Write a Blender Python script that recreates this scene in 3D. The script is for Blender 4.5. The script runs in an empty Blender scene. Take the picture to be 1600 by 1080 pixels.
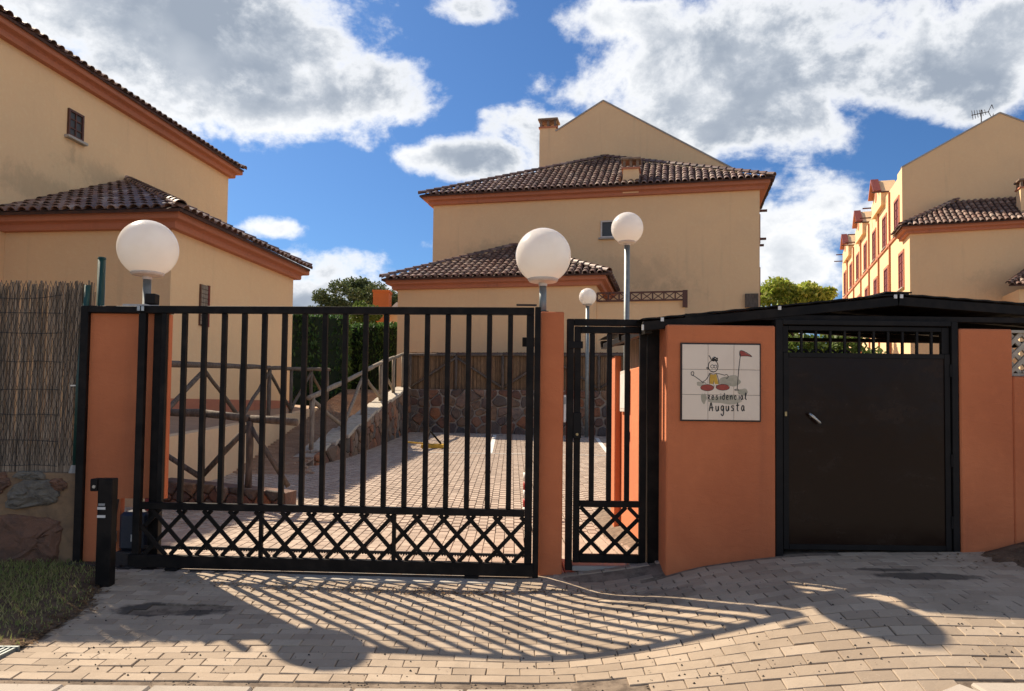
import bpy, math, random
import numpy as np
from mathutils import Vector, Matrix

random.seed(7)
rng = np.random.default_rng(7)
D = bpy.data
scene = bpy.context.scene
COL = scene.collection
R_ = math.radians

# ------------------------------------------------------------------ camera, sky, sun, exposure
CAM_H = 1.45
cam = D.cameras.new("camera")
camo = D.objects.new("camera", cam)
COL.objects.link(camo)
cam.sensor_width = 36.0
cam.sensor_fit = 'HORIZONTAL'
cam.lens = 1155.0 / 1600.0 * 36.0
cam.shift_x = 0.0
cam.shift_y = 50.0 / 1600.0
cam.clip_start = 0.1
cam.clip_end = 3000
pit, rol = R_(2.2), 0.0122
fw = Vector((0, math.cos(pit), math.sin(pit)))
r0 = Vector((1, 0, 0)); u0 = r0.cross(fw)
rt = r0 * math.cos(rol) + u0 * math.sin(rol)
up = rt.cross(fw)
camo.matrix_world = Matrix(((rt.x, up.x, -fw.x, 0), (rt.y, up.y, -fw.y, 0), (rt.z, up.z, -fw.z, CAM_H), (0, 0, 0, 1)))
scene.camera = camo

SUN_AZ, SUN_EL = -45.5, 43.2      # azimuth from +Y towards +X
to_sun = Vector((math.sin(R_(SUN_AZ)) * math.cos(R_(SUN_EL)), math.cos(R_(SUN_AZ)) * math.cos(R_(SUN_EL)), math.sin(R_(SUN_EL))))
sl = D.lights.new("sun", 'SUN')
sl.energy = 4.1
sl.angle = R_(0.6)
sl.color = (1.0, 0.85, 0.66)
so = D.objects.new("sun", sl)
COL.objects.link(so)
so.rotation_euler = to_sun.to_track_quat('Z', 'Y').to_euler()
so.location = (-20, 20, 30)

scene.view_settings.view_transform = 'Standard'
scene.view_settings.look = 'None'
scene.view_settings.exposure = 1.1
scene.view_settings.gamma = 1.0
scene.view_settings.use_curve_mapping = False


class NT:
    """small node-tree writer"""
    def __init__(self, tree):
        self.t = tree
        self.n = tree.nodes
        self.l = tree.links

    def new(self, typ, **kw):
        nd = self.n.new(typ)
        for k, v in kw.items():
            setattr(nd, k, v)
        return nd

    def put(self, sock, v):
        if isinstance(v, bpy.types.NodeSocket):
            self.l.new(v, sock)
        elif isinstance(v, bpy.types.Node):
            self.l.new(v.outputs[0], sock)
        elif v is not None:
            if sock.type == 'RGBA' and hasattr(v, '__len__') and len(v) == 3:
                v = (*v, 1)
            sock.default_value = v

    def math(self, op, a, b=0.0, c=None, clamp=False):
        nd = self.new('ShaderNodeMath', operation=op)
        nd.use_clamp = clamp
        self.put(nd.inputs[0], a); self.put(nd.inputs[1], b)
        if c is not None:
            self.put(nd.inputs[2], c)
        return nd.outputs[0]

    def vmath(self, op, a, b=None):
        nd = self.new('ShaderNodeVectorMath', operation=op)
        self.put(nd.inputs[0], a)
        if b is not None:
            self.put(nd.inputs[1], b)
        return nd.outputs['Value'] if op in ('LENGTH', 'DOT_PRODUCT', 'DISTANCE') else nd.outputs[0]

    def noise(self, vec, scale, detail=4, rough=0.55, dist=0.0):
        nd = self.new('ShaderNodeTexNoise')
        self.put(nd.inputs['Vector'], vec)
        nd.inputs['Scale'].default_value = scale
        nd.inputs['Detail'].default_value = detail
        nd.inputs['Roughness'].default_value = rough
        nd.inputs['Distortion'].default_value = dist
        return nd.outputs['Fac']

    def ramp(self, fac, stops):
        nd = self.new('ShaderNodeValToRGB')
        cr = nd.color_ramp
        while len(cr.elements) < len(stops):
            cr.elements.new(0.5)
        for e, (p, c) in zip(cr.elements, stops):
            e.position = p
            e.color = (c, c, c, 1) if isinstance(c, (int, float)) else (*c, 1)
        self.put(nd.inputs[0], fac)
        return nd.outputs[0]

    def mix(self, fac, a, b, typ='MIX'):
        nd = self.new('ShaderNodeMix', data_type='RGBA', blend_type=typ)
        self.put(nd.inputs[0], fac); self.put(nd.inputs[6], a); self.put(nd.inputs[7], b)
        return nd.outputs[2]

    def smooth(self, v, lo, hi):
        nd = self.new('ShaderNodeMapRange', interpolation_type='SMOOTHSTEP')
        self.put(nd.inputs[0], v)
        nd.inputs[1].default_value = lo; nd.inputs[2].default_value = hi
        return nd.outputs[0]


# ---- world: Nishita sky with cumulus clouds by direction
world = D.worlds.new("World")
scene.world = world
world.use_nodes = True
W = NT(world.node_tree)
W.n.clear()
sky = W.new('ShaderNodeTexSky', sky_type='NISHITA')
sky.sun_disc = False
sky.sun_elevation = R_(SUN_EL)
sky.sun_rotation = R_(SUN_AZ)
sky.altitude = 0; sky.air_density = 1.0; sky.dust_density = 0.6; sky.ozone_density = 2.0
tc = W.new('ShaderNodeTexCoord')
dirv = W.vmath('NORMALIZE', tc.outputs['Generated'])
sep = W.new('ShaderNodeSeparateXYZ'); W.put(sep.inputs[0], dirv)
dx, dy, dz = sep.outputs
ysafe = W.math('MAXIMUM', dy, 0.12)
gu = W.math('DIVIDE', dx, ysafe)
gv = W.math('DIVIDE', dz, ysafe)
# (u, v, radius u, radius v, strength) of the cumulus groups ahead
BLOBS = [(-.43, .50, .26, .13, 1.1), (-.60, .56, .28, .12, 1.0), (-.33, .42, .19, .08, 1.0), (-.20, .43, .10, .065, .95),
         (-.28, .49, .11, .09, .8), (-.62, .43, .10, .06, .6), (-.06, .55, .075, .025, .7),
         (-.055, .34, .11, .036, .9), (.01, .385, .07, .036, .7), (.06, .36, .09, .05, .85),
         (.27, .46, .22, .13, 1.1), (.52, .49, .22, .10, 1.05), (.14, .53, .10, .06, .9), (.35, .385, .16, .055, .9),
         (.66, .54, .12, .08, .8), (.43, .275, .12, .06, .85), (.33, .29, .08, .06, .7),
         (-.33, .238, .065, .018, .6), (-.24, .185, .13, .034, .7), (-.12, .195, .11, .04, .6), (.38, .195, .12, .04, .65), (-.29, .13, .20, .05, .85), (.36, .235, .12, .05, .7), (0.1, .12, .4, .04, .6)]
acc = None
for (bu, bv, ru, rv, st) in BLOBS:
    a = W.math('MULTIPLY', W.math('SUBTRACT', gu, bu), 1 / ru)
    b = W.math('MULTIPLY', W.math('SUBTRACT', gv, bv), 1 / rv)
    r2 = W.math('ADD', W.math('MULTIPLY', a, a), W.math('MULTIPLY', b, b))
    fall = W.math('MULTIPLY', W.math('SUBTRACT', 1.0, W.math('MULTIPLY', r2, 0.62)), st)
    fall = W.math('MAXIMUM', fall, 0.0)
    acc = fall if acc is None else W.math('MAXIMUM', acc, fall)
front = W.smooth(dy, 0.50, 0.72)
# the same kind of cloud field all round, from a plane projection
zz = W.math('ADD', W.math('MAXIMUM', dz, 0.0), 0.18)
comb = W.new('ShaderNodeCombineXYZ')
W.put(comb.inputs[0], W.math('DIVIDE', dx, zz)); W.put(comb.inputs[1], W.math('DIVIDE', dy, zz)); comb.inputs[2].default_value = 3.1
big = W.noise(comb.outputs[0], 0.9, 3, 0.5)
gen = W.smooth(big, 0.42, 0.62)
bias = W.math('ADD', W.math('MULTIPLY', acc, front), W.math('MULTIPLY', gen, W.math('SUBTRACT', 1.0, front)))
stretch = W.new('ShaderNodeMapping'); W.put(stretch.inputs[0], dirv)
stretch.inputs['Scale'].default_value = (1, 1, 1.35)
f1 = W.noise(stretch.outputs[0], 6.5, 10, 0.60, 0.25)
f2 = W.noise(stretch.outputs[0], 21.0, 6, 0.62)
dens = W.math('ADD', bias, W.math('MULTIPLY', W.math('SUBTRACT', f1, 0.5), 2.0))
dens = W.math('ADD', dens, W.math('MULTIPLY', W.math('SUBTRACT', f2, 0.5), 0.85))
alpha = W.smooth(dens, 0.30, 0.76)
thick = W.smooth(dens, 0.48, 1.15)
off = W.new('ShaderNodeMapping'); W.put(off.inputs[0], dirv)
off.inputs['Scale'].default_value = (1, 1, 1.35); off.inputs['Location'].default_value = (0.4, 1.7, 0.3)
f3 = W.noise(off.outputs[0], 4.6, 4, 0.5)
shade = W.math('MULTIPLY', thick, W.math('ADD', 0.46, W.math('MULTIPLY', W.smooth(f3, 0.30, 0.62), 0.66)), clamp=True)
# clouds opposite the sun show their lit side
facing = W.vmath('DOT_PRODUCT', dirv, tuple(to_sun))
shade = W.math('MULTIPLY', shade, W.smooth(facing, -0.35, 0.35))
ccol = W.ramp(shade, [(0.0, (0.90, 0.895, 0.885)), (0.30, (0.68, 0.70, 0.73)), (0.7, (0.40, 0.44, 0.50)), (1.0, (0.28, 0.325, 0.395))])
bg_sky = W.new('ShaderNodeBackground')
skyc = W.mix(1.0, sky.outputs[0], (0.50, 0.80, 1.16), 'MULTIPLY')
W.put(bg_sky.inputs[0], skyc); bg_sky.inputs[1].default_value = 0.044
bg_cl = W.new('ShaderNodeBackground')
W.put(bg_cl.inputs[0], ccol); bg_cl.inputs[1].default_value = 0.60
mixs = W.new('ShaderNodeMixShader')
W.put(mixs.inputs[0], alpha); W.l.new(bg_sky.outputs[0], mixs.inputs[1]); W.l.new(bg_cl.outputs[0], mixs.inputs[2])
wo = W.new('ShaderNodeOutputWorld'); W.l.new(mixs.outputs[0], wo.inputs[0])

# ------------------------------------------------------------------ materials
MATS = {}


def material(name):
    m = D.materials.new(name)
    m.use_nodes = True
    t = NT(m.node_tree)
    t.n.clear()
    out = t.new('ShaderNodeOutputMaterial')
    bs = t.new('ShaderNodeBsdfPrincipled')
    t.l.new(bs.outputs[0], out.inputs[0])
    MATS[name] = m
    return m, t, bs, out


def bump(t, bs, h, strength=0.3, dist=0.01):
    b = t.new('ShaderNodeBump')
    b.inputs['Strength'].default_value = strength
    b.inputs['Distance'].default_value = dist
    t.put(b.inputs['Height'], h)
    t.l.new(b.outputs[0], bs.inputs['Normal'])


def pos(t):
    return t.new('ShaderNodeNewGeometry').outputs['Position']


def stretched(t, v, sx, sy, sz):
    mp = t.new('ShaderNodeMapping')
    t.put(mp.inputs[0], v)
    mp.inputs['Scale'].default_value = (sx, sy, sz)
    return mp.outputs[0]


def rand_mix(t):
    oi = t.new('ShaderNodeObjectInfo').outputs['Random']
    ri = t.new('ShaderNodeNewGeometry').outputs['Random Per Island']
    return t.math('FRACT', t.math('ADD', t.math('MULTIPLY', oi, 7.31), ri))


def stucco(name, c, dark, streak=0.25, mottling=0.5, dirt=(0.12, 0.10, 0.08), rough=0.92, stains=()):
    m, t, bs, out = material(name)
    p = pos(t)
    big = t.noise(p, 0.55, 5, 0.6, 0.4)
    fine = t.noise(p, 9, 5, 0.65)
    col = t.mix(t.math('MULTIPLY', t.smooth(big, 0.35, 0.7), mottling), c, dark)
    st = t.noise(stretched(t, p, 2.6, 2.6, 0.16), 1.6, 5, 0.6)
    col = t.mix(t.math('MULTIPLY', t.smooth(st, 0.56, 0.78), streak), col, dirt)
    for (cx_, cy_, cz_, rx, ry, rz, k) in stains:       # mould above the lower roofs, rust runs under sills
        q = t.vmath('MULTIPLY', t.vmath('SUBTRACT', p, (cx_, cy_, cz_)), (1 / rx, 1 / ry, 1 / rz))
        d_ = t.math('ADD', t.vmath('LENGTH', q), t.math('MULTIPLY', t.math('SUBTRACT', t.noise(p, 2.3, 6, 0.7), 0.5), 2.6))
        col = t.mix(t.math('MULTIPLY', t.math('SUBTRACT', 1.0, t.smooth(d_, 0.25, 1.15)), k), col, (0.16, 0.12, 0.085))
    col = t.mix(t.math('MULTIPLY', t.math('SUBTRACT', fine, 0.5), 0.35), col, (1, 1, 1), 'OVERLAY')
    t.put(bs.inputs['Base Color'], col)
    bs.inputs['Roughness'].default_value = rough
    g = t.noise(p, 90, 4, 0.7)
    tro = t.noise(stretched(t, p, 1, 1, 2.2), 7, 4, 0.6, 1.2)
    bump(t, bs, t.math('ADD', t.math('MULTIPLY', g, .8), t.math('ADD', t.math('MULTIPLY', t.noise(p, 3.2, 3), 2.0), t.math('MULTIPLY', tro, 1.6))), 0.5, 0.008)
    return m, t, bs


stucco('stucco_tan', (0.84, 0.57, 0.31), (0.77, 0.525, 0.295), 0.10, 0.7,
       stains=[(4.4, 28, 6.5, 2.6, 2.0, .8, .17), (5.6, 28, 5.7, 1.8, 2.0, .7, .16), (-.5, 29, 7.6, 2.2, 2.0, .5, .2),
               (-10.75, 16.6, 6.3, 1.5, 1.9, .45, .26), (-10.4, 18.6, 7.2, 1.2, 1.5, .45, .2), (-10.52, 17.7, 7.45, .5, .10, .55, .18), (22.5, 34, 7.5, 1.4, 2.0, .8, .14)])
stucco('stucco_coral', (0.62, 0.195, 0.076), (0.49, 0.142, 0.055), 0.22, 0.95, (0.20, 0.08, 0.05))
stucco('cornice_coral', (0.50, 0.19, 0.105), (0.42, 0.165, 0.10), 0.25, 0.7, (0.15, 0.07, 0.05))
stucco('orange_render', (0.55, 0.15, 0.035), (0.42, 0.12, 0.04), 0.1, 0.6)
stucco('concrete_pale', (0.42, 0.39, 0.345), (0.30, 0.28, 0.25), 0.1, 0.9)
stucco('render_beige', (0.74, 0.52, 0.31), (0.62, 0.45, 0.28), 0.15, 0.8)


def simple(name, c, c2, scale, rough=0.6, metal=0.0, bstr=0.15, spec=0.5, stretch=(1, 1, 1), bdist=0.004, isl=0.0):
    m, t, bs, out = material(name)
    p = pos(t)
    n = t.noise(stretched(t, p, *stretch), scale, 5, 0.6)
    col = t.mix(t.smooth(n, 0.35, 0.7), c, c2)
    if isl:
        v = rand_mix(t)
        col = t.mix(t.math('MULTIPLY', v, isl), col, (0.0, 0.0, 0.0))
    t.put(bs.inputs['Base Color'], col)
    t.put(bs.inputs['Roughness'], t.math('ADD', t.math('MULTIPLY', n, 0.25), rough - 0.12))
    bs.inputs['Metallic'].default_value = metal
    bs.inputs['Specular IOR Level'].default_value = spec
    if bstr:
        bump(t, bs, t.noise(stretched(t, p, *stretch), scale * 4, 4, 0.6), bstr, bdist)
    return m, t, bs


simple('steel_black', (0.006, 0.0055, 0.0055), (0.020, 0.016, 0.0135), 6, 0.5, 0, 0.10, 0.13)
simple('steel_edge', (0.010, 0.009, 0.009), (0.018, 0.016, 0.015), 5, 0.5, 0, 0.1, 0.14)
simple('roof_black', (0.008, 0.008, 0.009), (0.02, 0.018, 0.017), 3, 0.55, 0, 0.2, 0.15)
simple('galvanised', (0.17, 0.20, 0.20), (0.24, 0.27, 0.265), 14, 0.5, 0.35, 0.1)
simple('green_paint', (0.012, 0.055, 0.045), (0.02, 0.07, 0.055), 10, 0.45, 0, 0.1)
simple('white_plastic', (0.75, 0.74, 0.70), (0.62, 0.60, 0.56), 8, 0.45)
simple('grey_plastic', (0.30, 0.30, 0.29), (0.22, 0.22, 0.21), 8, 0.5)
simple('motor_dark', (0.012, 0.018, 0.035), (0.02, 0.025, 0.04), 6, 0.4)
simple('red_plastic', (0.42, 0.03, 0.025), (0.30, 0.025, 0.02), 8, 0.5)
simple('yellow_paint', (0.60, 0.36, 0.02), (0.45, 0.26, 0.02), 9, 0.5)
simple('iron_dark', (0.035, 0.03, 0.028), (0.07, 0.05, 0.04), 14, 0.7, 0.3)
simple('brass', (0.35, 0.27, 0.14), (0.25, 0.19, 0.10), 20, 0.35, 0.8)
simple('steel_bright', (0.50, 0.49, 0.46), (0.34, 0.33, 0.31), 22, 0.3, 0.85)
simple('shutter_brown', (0.085, 0.030, 0.018), (0.12, 0.045, 0.026), 9, 0.55)
simple('shutter_red', (0.16, 0.030, 0.022), (0.22, 0.045, 0.03), 9, 0.55)
simple('frame_white', (0.62, 0.58, 0.52), (0.52, 0.47, 0.42), 9, 0.5)
simple('lattice_stone', (0.46, 0.41, 0.33), (0.32, 0.28, 0.22), 12, 0.9, 0, 0.3)
simple('wood_log', (0.15, 0.122, 0.098), (0.08, 0.064, 0.052), 9, 0.85, 0, 0.5, 0.2, (3, 3, 0.7), 0.008)
simple('wood_pale', (0.30, 0.25, 0.19), (0.18, 0.145, 0.11), 9, 0.85, 0, 0.5, 0.2, (3, 3, 0.7), 0.008)
simple('reed', (0.48, 0.36, 0.25), (0.28, 0.21, 0.145), 7, 0.8, 0, 0.0, 0.3, (6, 6, 0.8), 0.004, 0.62)
simple('reed_warm', (0.30, 0.19, 0.10), (0.17, 0.105, 0.06), 7, 0.8, 0, 0.0, 0.3, (6, 6, 0.8), 0.004, 0.6)
simple('wire', (0.03, 0.03, 0.03), (0.05, 0.045, 0.04), 7, 0.6, 0.3, 0)
simple('mortar', (0.31, 0.195, 0.108), (0.19, 0.125, 0.078), 5, 0.95, 0, 0.6, 0.2, (1, 1, 1), 0.02)
simple('mortar_grey', (0.42, 0.36, 0.29), (0.29, 0.245, 0.20), 6, 0.95, 0, 0.6, 0.2, (1, 1, 1), 0.02)
simple('bark', (0.07, 0.052, 0.04), (0.03, 0.024, 0.02), 8, 0.95, 0, 0.7, 0.2, (3, 3, 0.6), 0.02)
simple('soil', (0.17, 0.115, 0.075), (0.08, 0.056, 0.039), 9, 0.98, 0, 0.8, 0.1, (1, 1, 1), 0.03)
simple('dry_earth', (0.34, 0.26, 0.175), (0.24, 0.185, 0.125), 0.8, 0.98, 0, 0.3, 0.1, (1, 1, 1), 0.01)
simple('bedding', (0.25, 0.195, 0.145), (0.13, 0.10, 0.076), 12, 0.98, 0, 0.5, 0.1, (1, 1, 1), 0.01)
simple('pale_road', (0.36, 0.32, 0.27), (0.28, 0.25, 0.215), 30, 0.9, 0, 0.5, 0.2, (1, 1, 1), 0.004)  # unseen street, pale tone chosen to bounce light onto the facades
simple('terracotta_dark', (0.10, 0.045, 0.03), (0.05, 0.03, 0.024), 4, 0.9)
simple('chimney_brick', (0.27, 0.19, 0.13), (0.16, 0.115, 0.085), 5, 0.9)
simple('ink_dark', (0.02, 0.017, 0.016), (0.035, 0.03, 0.028), 20, 0.4, 0, 0)
simple('ink_red', (0.35, 0.045, 0.022), (0.28, 0.035, 0.02), 30, 0.35, 0, 0)
simple('ink_yellow', (0.62, 0.36, 0.03), (0.52, 0.29, 0.02), 30, 0.35, 0, 0)
simple('ink_sage', (0.34, 0.31, 0.22), (0.46, 0.40, 0.30), 16, 0.4, 0, 0)
simple('tile_cream', (0.80, 0.67, 0.53), (0.74, 0.61, 0.48), 3, 0.25, 0, 0.05, 0.5)
simple('paint_white', (0.72, 0.70, 0.66), (0.50, 0.47, 0.43), 7, 0.8, 0, 0.1)
simple('litter', (0.20, 0.115, 0.05), (0.11, 0.06, 0.03), 30, 0.9, 0, 0, 0.2, (1, 1, 1), 0.004, 0.5)
simple('pebble', (0.09, 0.08, 0.07), (0.03, 0.027, 0.025), 30, 0.9, 0, 0, 0.2, (1, 1, 1), 0.004, 0.5)

# dark glass
m, t, bs, out = material('glass_dark')
bs.inputs['Base Color'].default_value = (0.03, 0.045, 0.05, 1)
bs.inputs['Roughness'].default_value = 0.3
bs.inputs['Specular IOR Level'].default_value = 0.25
t.put(bs.inputs['Base Color'], t.mix(t.noise(pos(t), 1.3), (0.055, 0.06, 0.06), (0.09, 0.095, 0.095)))

# brown-black sheet door with dusty scuffs
m, t, bs, out = material('door_sheet')
p = pos(t)
n1 = t.noise(stretched(t, p, 1, 1, 1.6), 1.7, 6, 0.62, 0.5)
n2 = t.noise(p, 14, 5, 0.65)
dust = t.math('MULTIPLY', t.smooth(n1, 0.50, 0.80), t.smooth(n2, 0.30, 0.75))
t.put(bs.inputs['Base Color'], t.mix(t.math('MULTIPLY', dust, 0.45), (0.015, 0.0065, 0.0040), (0.085, 0.052, 0.028)))
t.put(bs.inputs['Roughness'], t.math('ADD', 0.20, t.math('MULTIPLY', dust, 0.55)))
bs.inputs['Specular IOR Level'].default_value = 0.16
bump(t, bs, t.math('ADD', t.noise(p, 2.2, 3), t.math('MULTIPLY', t.noise(p, 60, 3), .03)), 0.25, 0.03)

# acrylic globe: diffuse, translucent, glossy skin
m, t, bs, out = material('acrylic_white')
p = pos(t)
gl = t.mix(t.smooth(t.noise(p, 5, 4), 0.4, 0.75), (0.93, 0.90, 0.86), (0.86, 0.82, 0.77))
t.put(bs.inputs['Base Color'], gl)
bs.inputs['Roughness'].default_value = 0.22
tr = t.new('ShaderNodeBsdfTranslucent'); t.put(tr.inputs[0], (0.90, 0.86, 0.80))
mx = t.new('ShaderNodeMixShader'); mx.inputs[0].default_value = 0.42
t.l.new(bs.outputs[0], mx.inputs[1]); t.l.new(tr.outputs[0], mx.inputs[2]); t.l.new(mx.outputs[0], out.inputs[0])


def paver_mat(name, c1, c2, c3, stains):
    m, t, bs, out = material(name)
    p = pos(t)
    v = rand_mix(t)
    col = t.ramp(v, [(0.0, c1), (0.45, c2), (1.0, c3)])
    n = t.noise(p, 2.1, 6, 0.65, 0.3)
    col = t.mix(t.math('MULTIPLY', t.smooth(n, 0.42, 0.72), 0.45), col, tuple(0.62 * x for x in c2))
    sp = t.noise(p, 160, 3, 0.8)
    col = t.mix(t.math('MULTIPLY', t.smooth(sp, 0.52, 0.75), 0.35), col, tuple(0.45 * x for x in c1))
    sp2 = t.noise(p, 26, 4, 0.7)
    col = t.mix(t.math('MULTIPLY', t.smooth(sp2, 0.60, 0.74), 0.30), col, (0.62, 0.55, 0.46))
    for (sx, sy, rx, ry, k) in stains:          # oil and damp stains with a shape of their own
        sx_ = t.new('ShaderNodeSeparateXYZ'); t.put(sx_.inputs[0], p)
        a = t.math('MULTIPLY', t.math('SUBTRACT', sx_.outputs[0], sx), 1 / rx)
        b = t.math('MULTIPLY', t.math('SUBTRACT', sx_.outputs[1], sy), 1 / ry)
        r2 = t.math('ADD', t.math('MULTIPLY', a, a), t.math('MULTIPLY', b, b))
        r2 = t.math('ADD', r2, t.math('MULTIPLY', t.math('SUBTRACT', t.noise(p, 5, 5, 0.65), 0.5), 2.4))
        col = t.mix(t.math('MULTIPLY', t.math('SUBTRACT', 1.0, t.smooth(r2, 0.45, 1.05)), k), col, (0.05, 0.041, 0.034))
    t.put(bs.inputs['Base Color'], col)
    bs.inputs['Roughness'].default_value = 0.88
    bs.inputs['Specular IOR Level'].default_value = 0.3
    bump(t, bs, t.math('ADD', t.noise(p, 120, 4, 0.7), t.math('MULTIPLY', t.noise(p, 18, 3), 1.5)), 0.45, 0.004)


paver_mat('paver_buff', (0.315, 0.245, 0.178), (0.385, 0.302, 0.220), (0.445, 0.357, 0.265),
          [(-2.45, 5.40, 0.50, 0.15, 0.90), (2.95, 5.33, 0.45, 0.10, 0.8), (1.0, 5.45, 0.40, 0.25, 0.35), (2.75, 5.5, 0.25, 0.05, 0.75)])
paver_mat('paver_court', (0.36, 0.28, 0.22), (0.42, 0.33, 0.26), (0.48, 0.385, 0.305), [])
paver_mat('path_brick', (0.36, 0.235, 0.15), (0.41, 0.275, 0.18), (0.46, 0.32, 0.215), [])
paver_mat('kerb_stone', (0.33, 0.285, 0.235), (0.38, 0.33, 0.275), (0.43, 0.375, 0.315), [])


def stone_mat(name, stops):
    m, t, bs, out = material(name)
    p = pos(t)
    v = rand_mix(t)
    col = t.ramp(v, stops)
    n = t.noise(p, 7, 6, 0.68, 0.6)
    col = t.mix(t.math('MULTIPLY', t.smooth(n, 0.4, 0.7), 0.6), col, (0.05, 0.042, 0.036))
    n2 = t.noise(p, 19, 5, 0.7)
    col = t.mix(t.math('MULTIPLY', t.smooth(n2, 0.58, 0.76), 0.5), col, (0.32, 0.27, 0.21))
    t.put(bs.inputs['Base Color'], col)
    bs.inputs['Roughness'].default_value = 0.9
    bump(t, bs, t.math('ADD', t.noise(p, 9, 5, 0.65), t.math('MULTIPLY', t.noise(p, 45, 4, 0.7), 0.4)), 0.8, 0.03)


stone_mat('rubble', [(0.0, (0.20, 0.085, 0.05)), (0.22, (0.10, 0.082, 0.07)), (0.45, (0.27, 0.16, 0.09)), (0.65, (0.085, 0.085, 0.085)), (0.82, (0.33, 0.13, 0.055)), (1.0, (0.20, 0.18, 0.15))])
stone_mat('stone_brown', [(0.0, (0.20, 0.098, 0.058)), (1.0, (0.25, 0.125, 0.072))])
stone_mat('stone_green', [(0.0, (0.17, 0.145, 0.11)), (1.0, (0.27, 0.225, 0.165))])

# barrel roof tiles
m, t, bs, out = material('roof_tile')
p = pos(t)
v = rand_mix(t)
col = t.ramp(v, [(0.0, (0.125, 0.066, 0.050)), (0.35, (0.20, 0.105, 0.077)), (0.65, (0.16, 0.105, 0.085)), (0.85, (0.27, 0.16, 0.118)), (1.0, (0.36, 0.26, 0.205))])
n = t.noise(p, 2.6, 6, 0.65)
col = t.mix(t.math('MULTIPLY', t.smooth(n, 0.45, 0.70), 0.65), col, (0.050, 0.042, 0.037))
col = t.mix(t.math('MULTIPLY', t.smooth(t.noise(p, 13, 5, 0.7), 0.55, 0.72), 0.35), col, (0.27, 0.22, 0.17))
t.put(bs.inputs['Base Color'], col)
bs.inputs['Roughness'].default_value = 0.52
bump(t, bs, t.noise(p, 40, 4, 0.7), 0.3, 0.005)


def leaf_mat(name, c1, c2, c3, trans=0.35):
    m, t, bs, out = material(name)
    v = t.new('ShaderNodeNewGeometry').outputs['Random Per Island']
    n = t.noise(pos(t), 0.9, 4)
    col = t.ramp(t.math('ADD', t.math('MULTIPLY', v, 0.6), t.math('MULTIPLY', n, 0.4)), [(0.15, c1), (0.5, c2), (0.9, c3)])
    t.put(bs.inputs['Base Color'], col)
    bs.inputs['Roughness'].default_value = 0.6
    bs.inputs['Specular IOR Level'].default_value = 0.3
    tr = t.new('ShaderNodeBsdfTranslucent'); t.put(tr.inputs[0], col)
    mx = t.new('ShaderNodeMixShader'); mx.inputs[0].default_value = trans
    t.l.new(bs.outputs[0], mx.inputs[1]); t.l.new(tr.outputs[0], mx.inputs[2]); t.l.new(mx.outputs[0], out.inputs[0])


leaf_mat('leaf_pine', (0.045, 0.068, 0.028), (0.085, 0.115, 0.042), (0.15, 0.18, 0.068), 0.3)
leaf_mat('leaf_hedge', (0.030, 0.075, 0.018), (0.055, 0.125, 0.030), (0.12, 0.20, 0.05), 0.35)
leaf_mat('leaf_light', (0.14, 0.21, 0.03), (0.28, 0.35, 0.06), (0.48, 0.49, 0.13), 0.55)
leaf_mat('leaf_bright', (0.05, 0.09, 0.015), (0.10, 0.15, 0.03), (0.17, 0.21, 0.05), 0.4)
leaf_mat('grass_blade', (0.16, 0.23, 0.06), (0.31, 0.33, 0.11), (0.55, 0.45, 0.23), 0.45)
simple('hedge_core', (0.010, 0.020, 0.008), (0.016, 0.028, 0.010), 5, 0.95)

# ------------------------------------------------------------------ object helpers


def off(o):
    v = Vector((0, 0, 0))
    while o is not None:
        v += o.location
        o = o.parent
    return v


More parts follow.
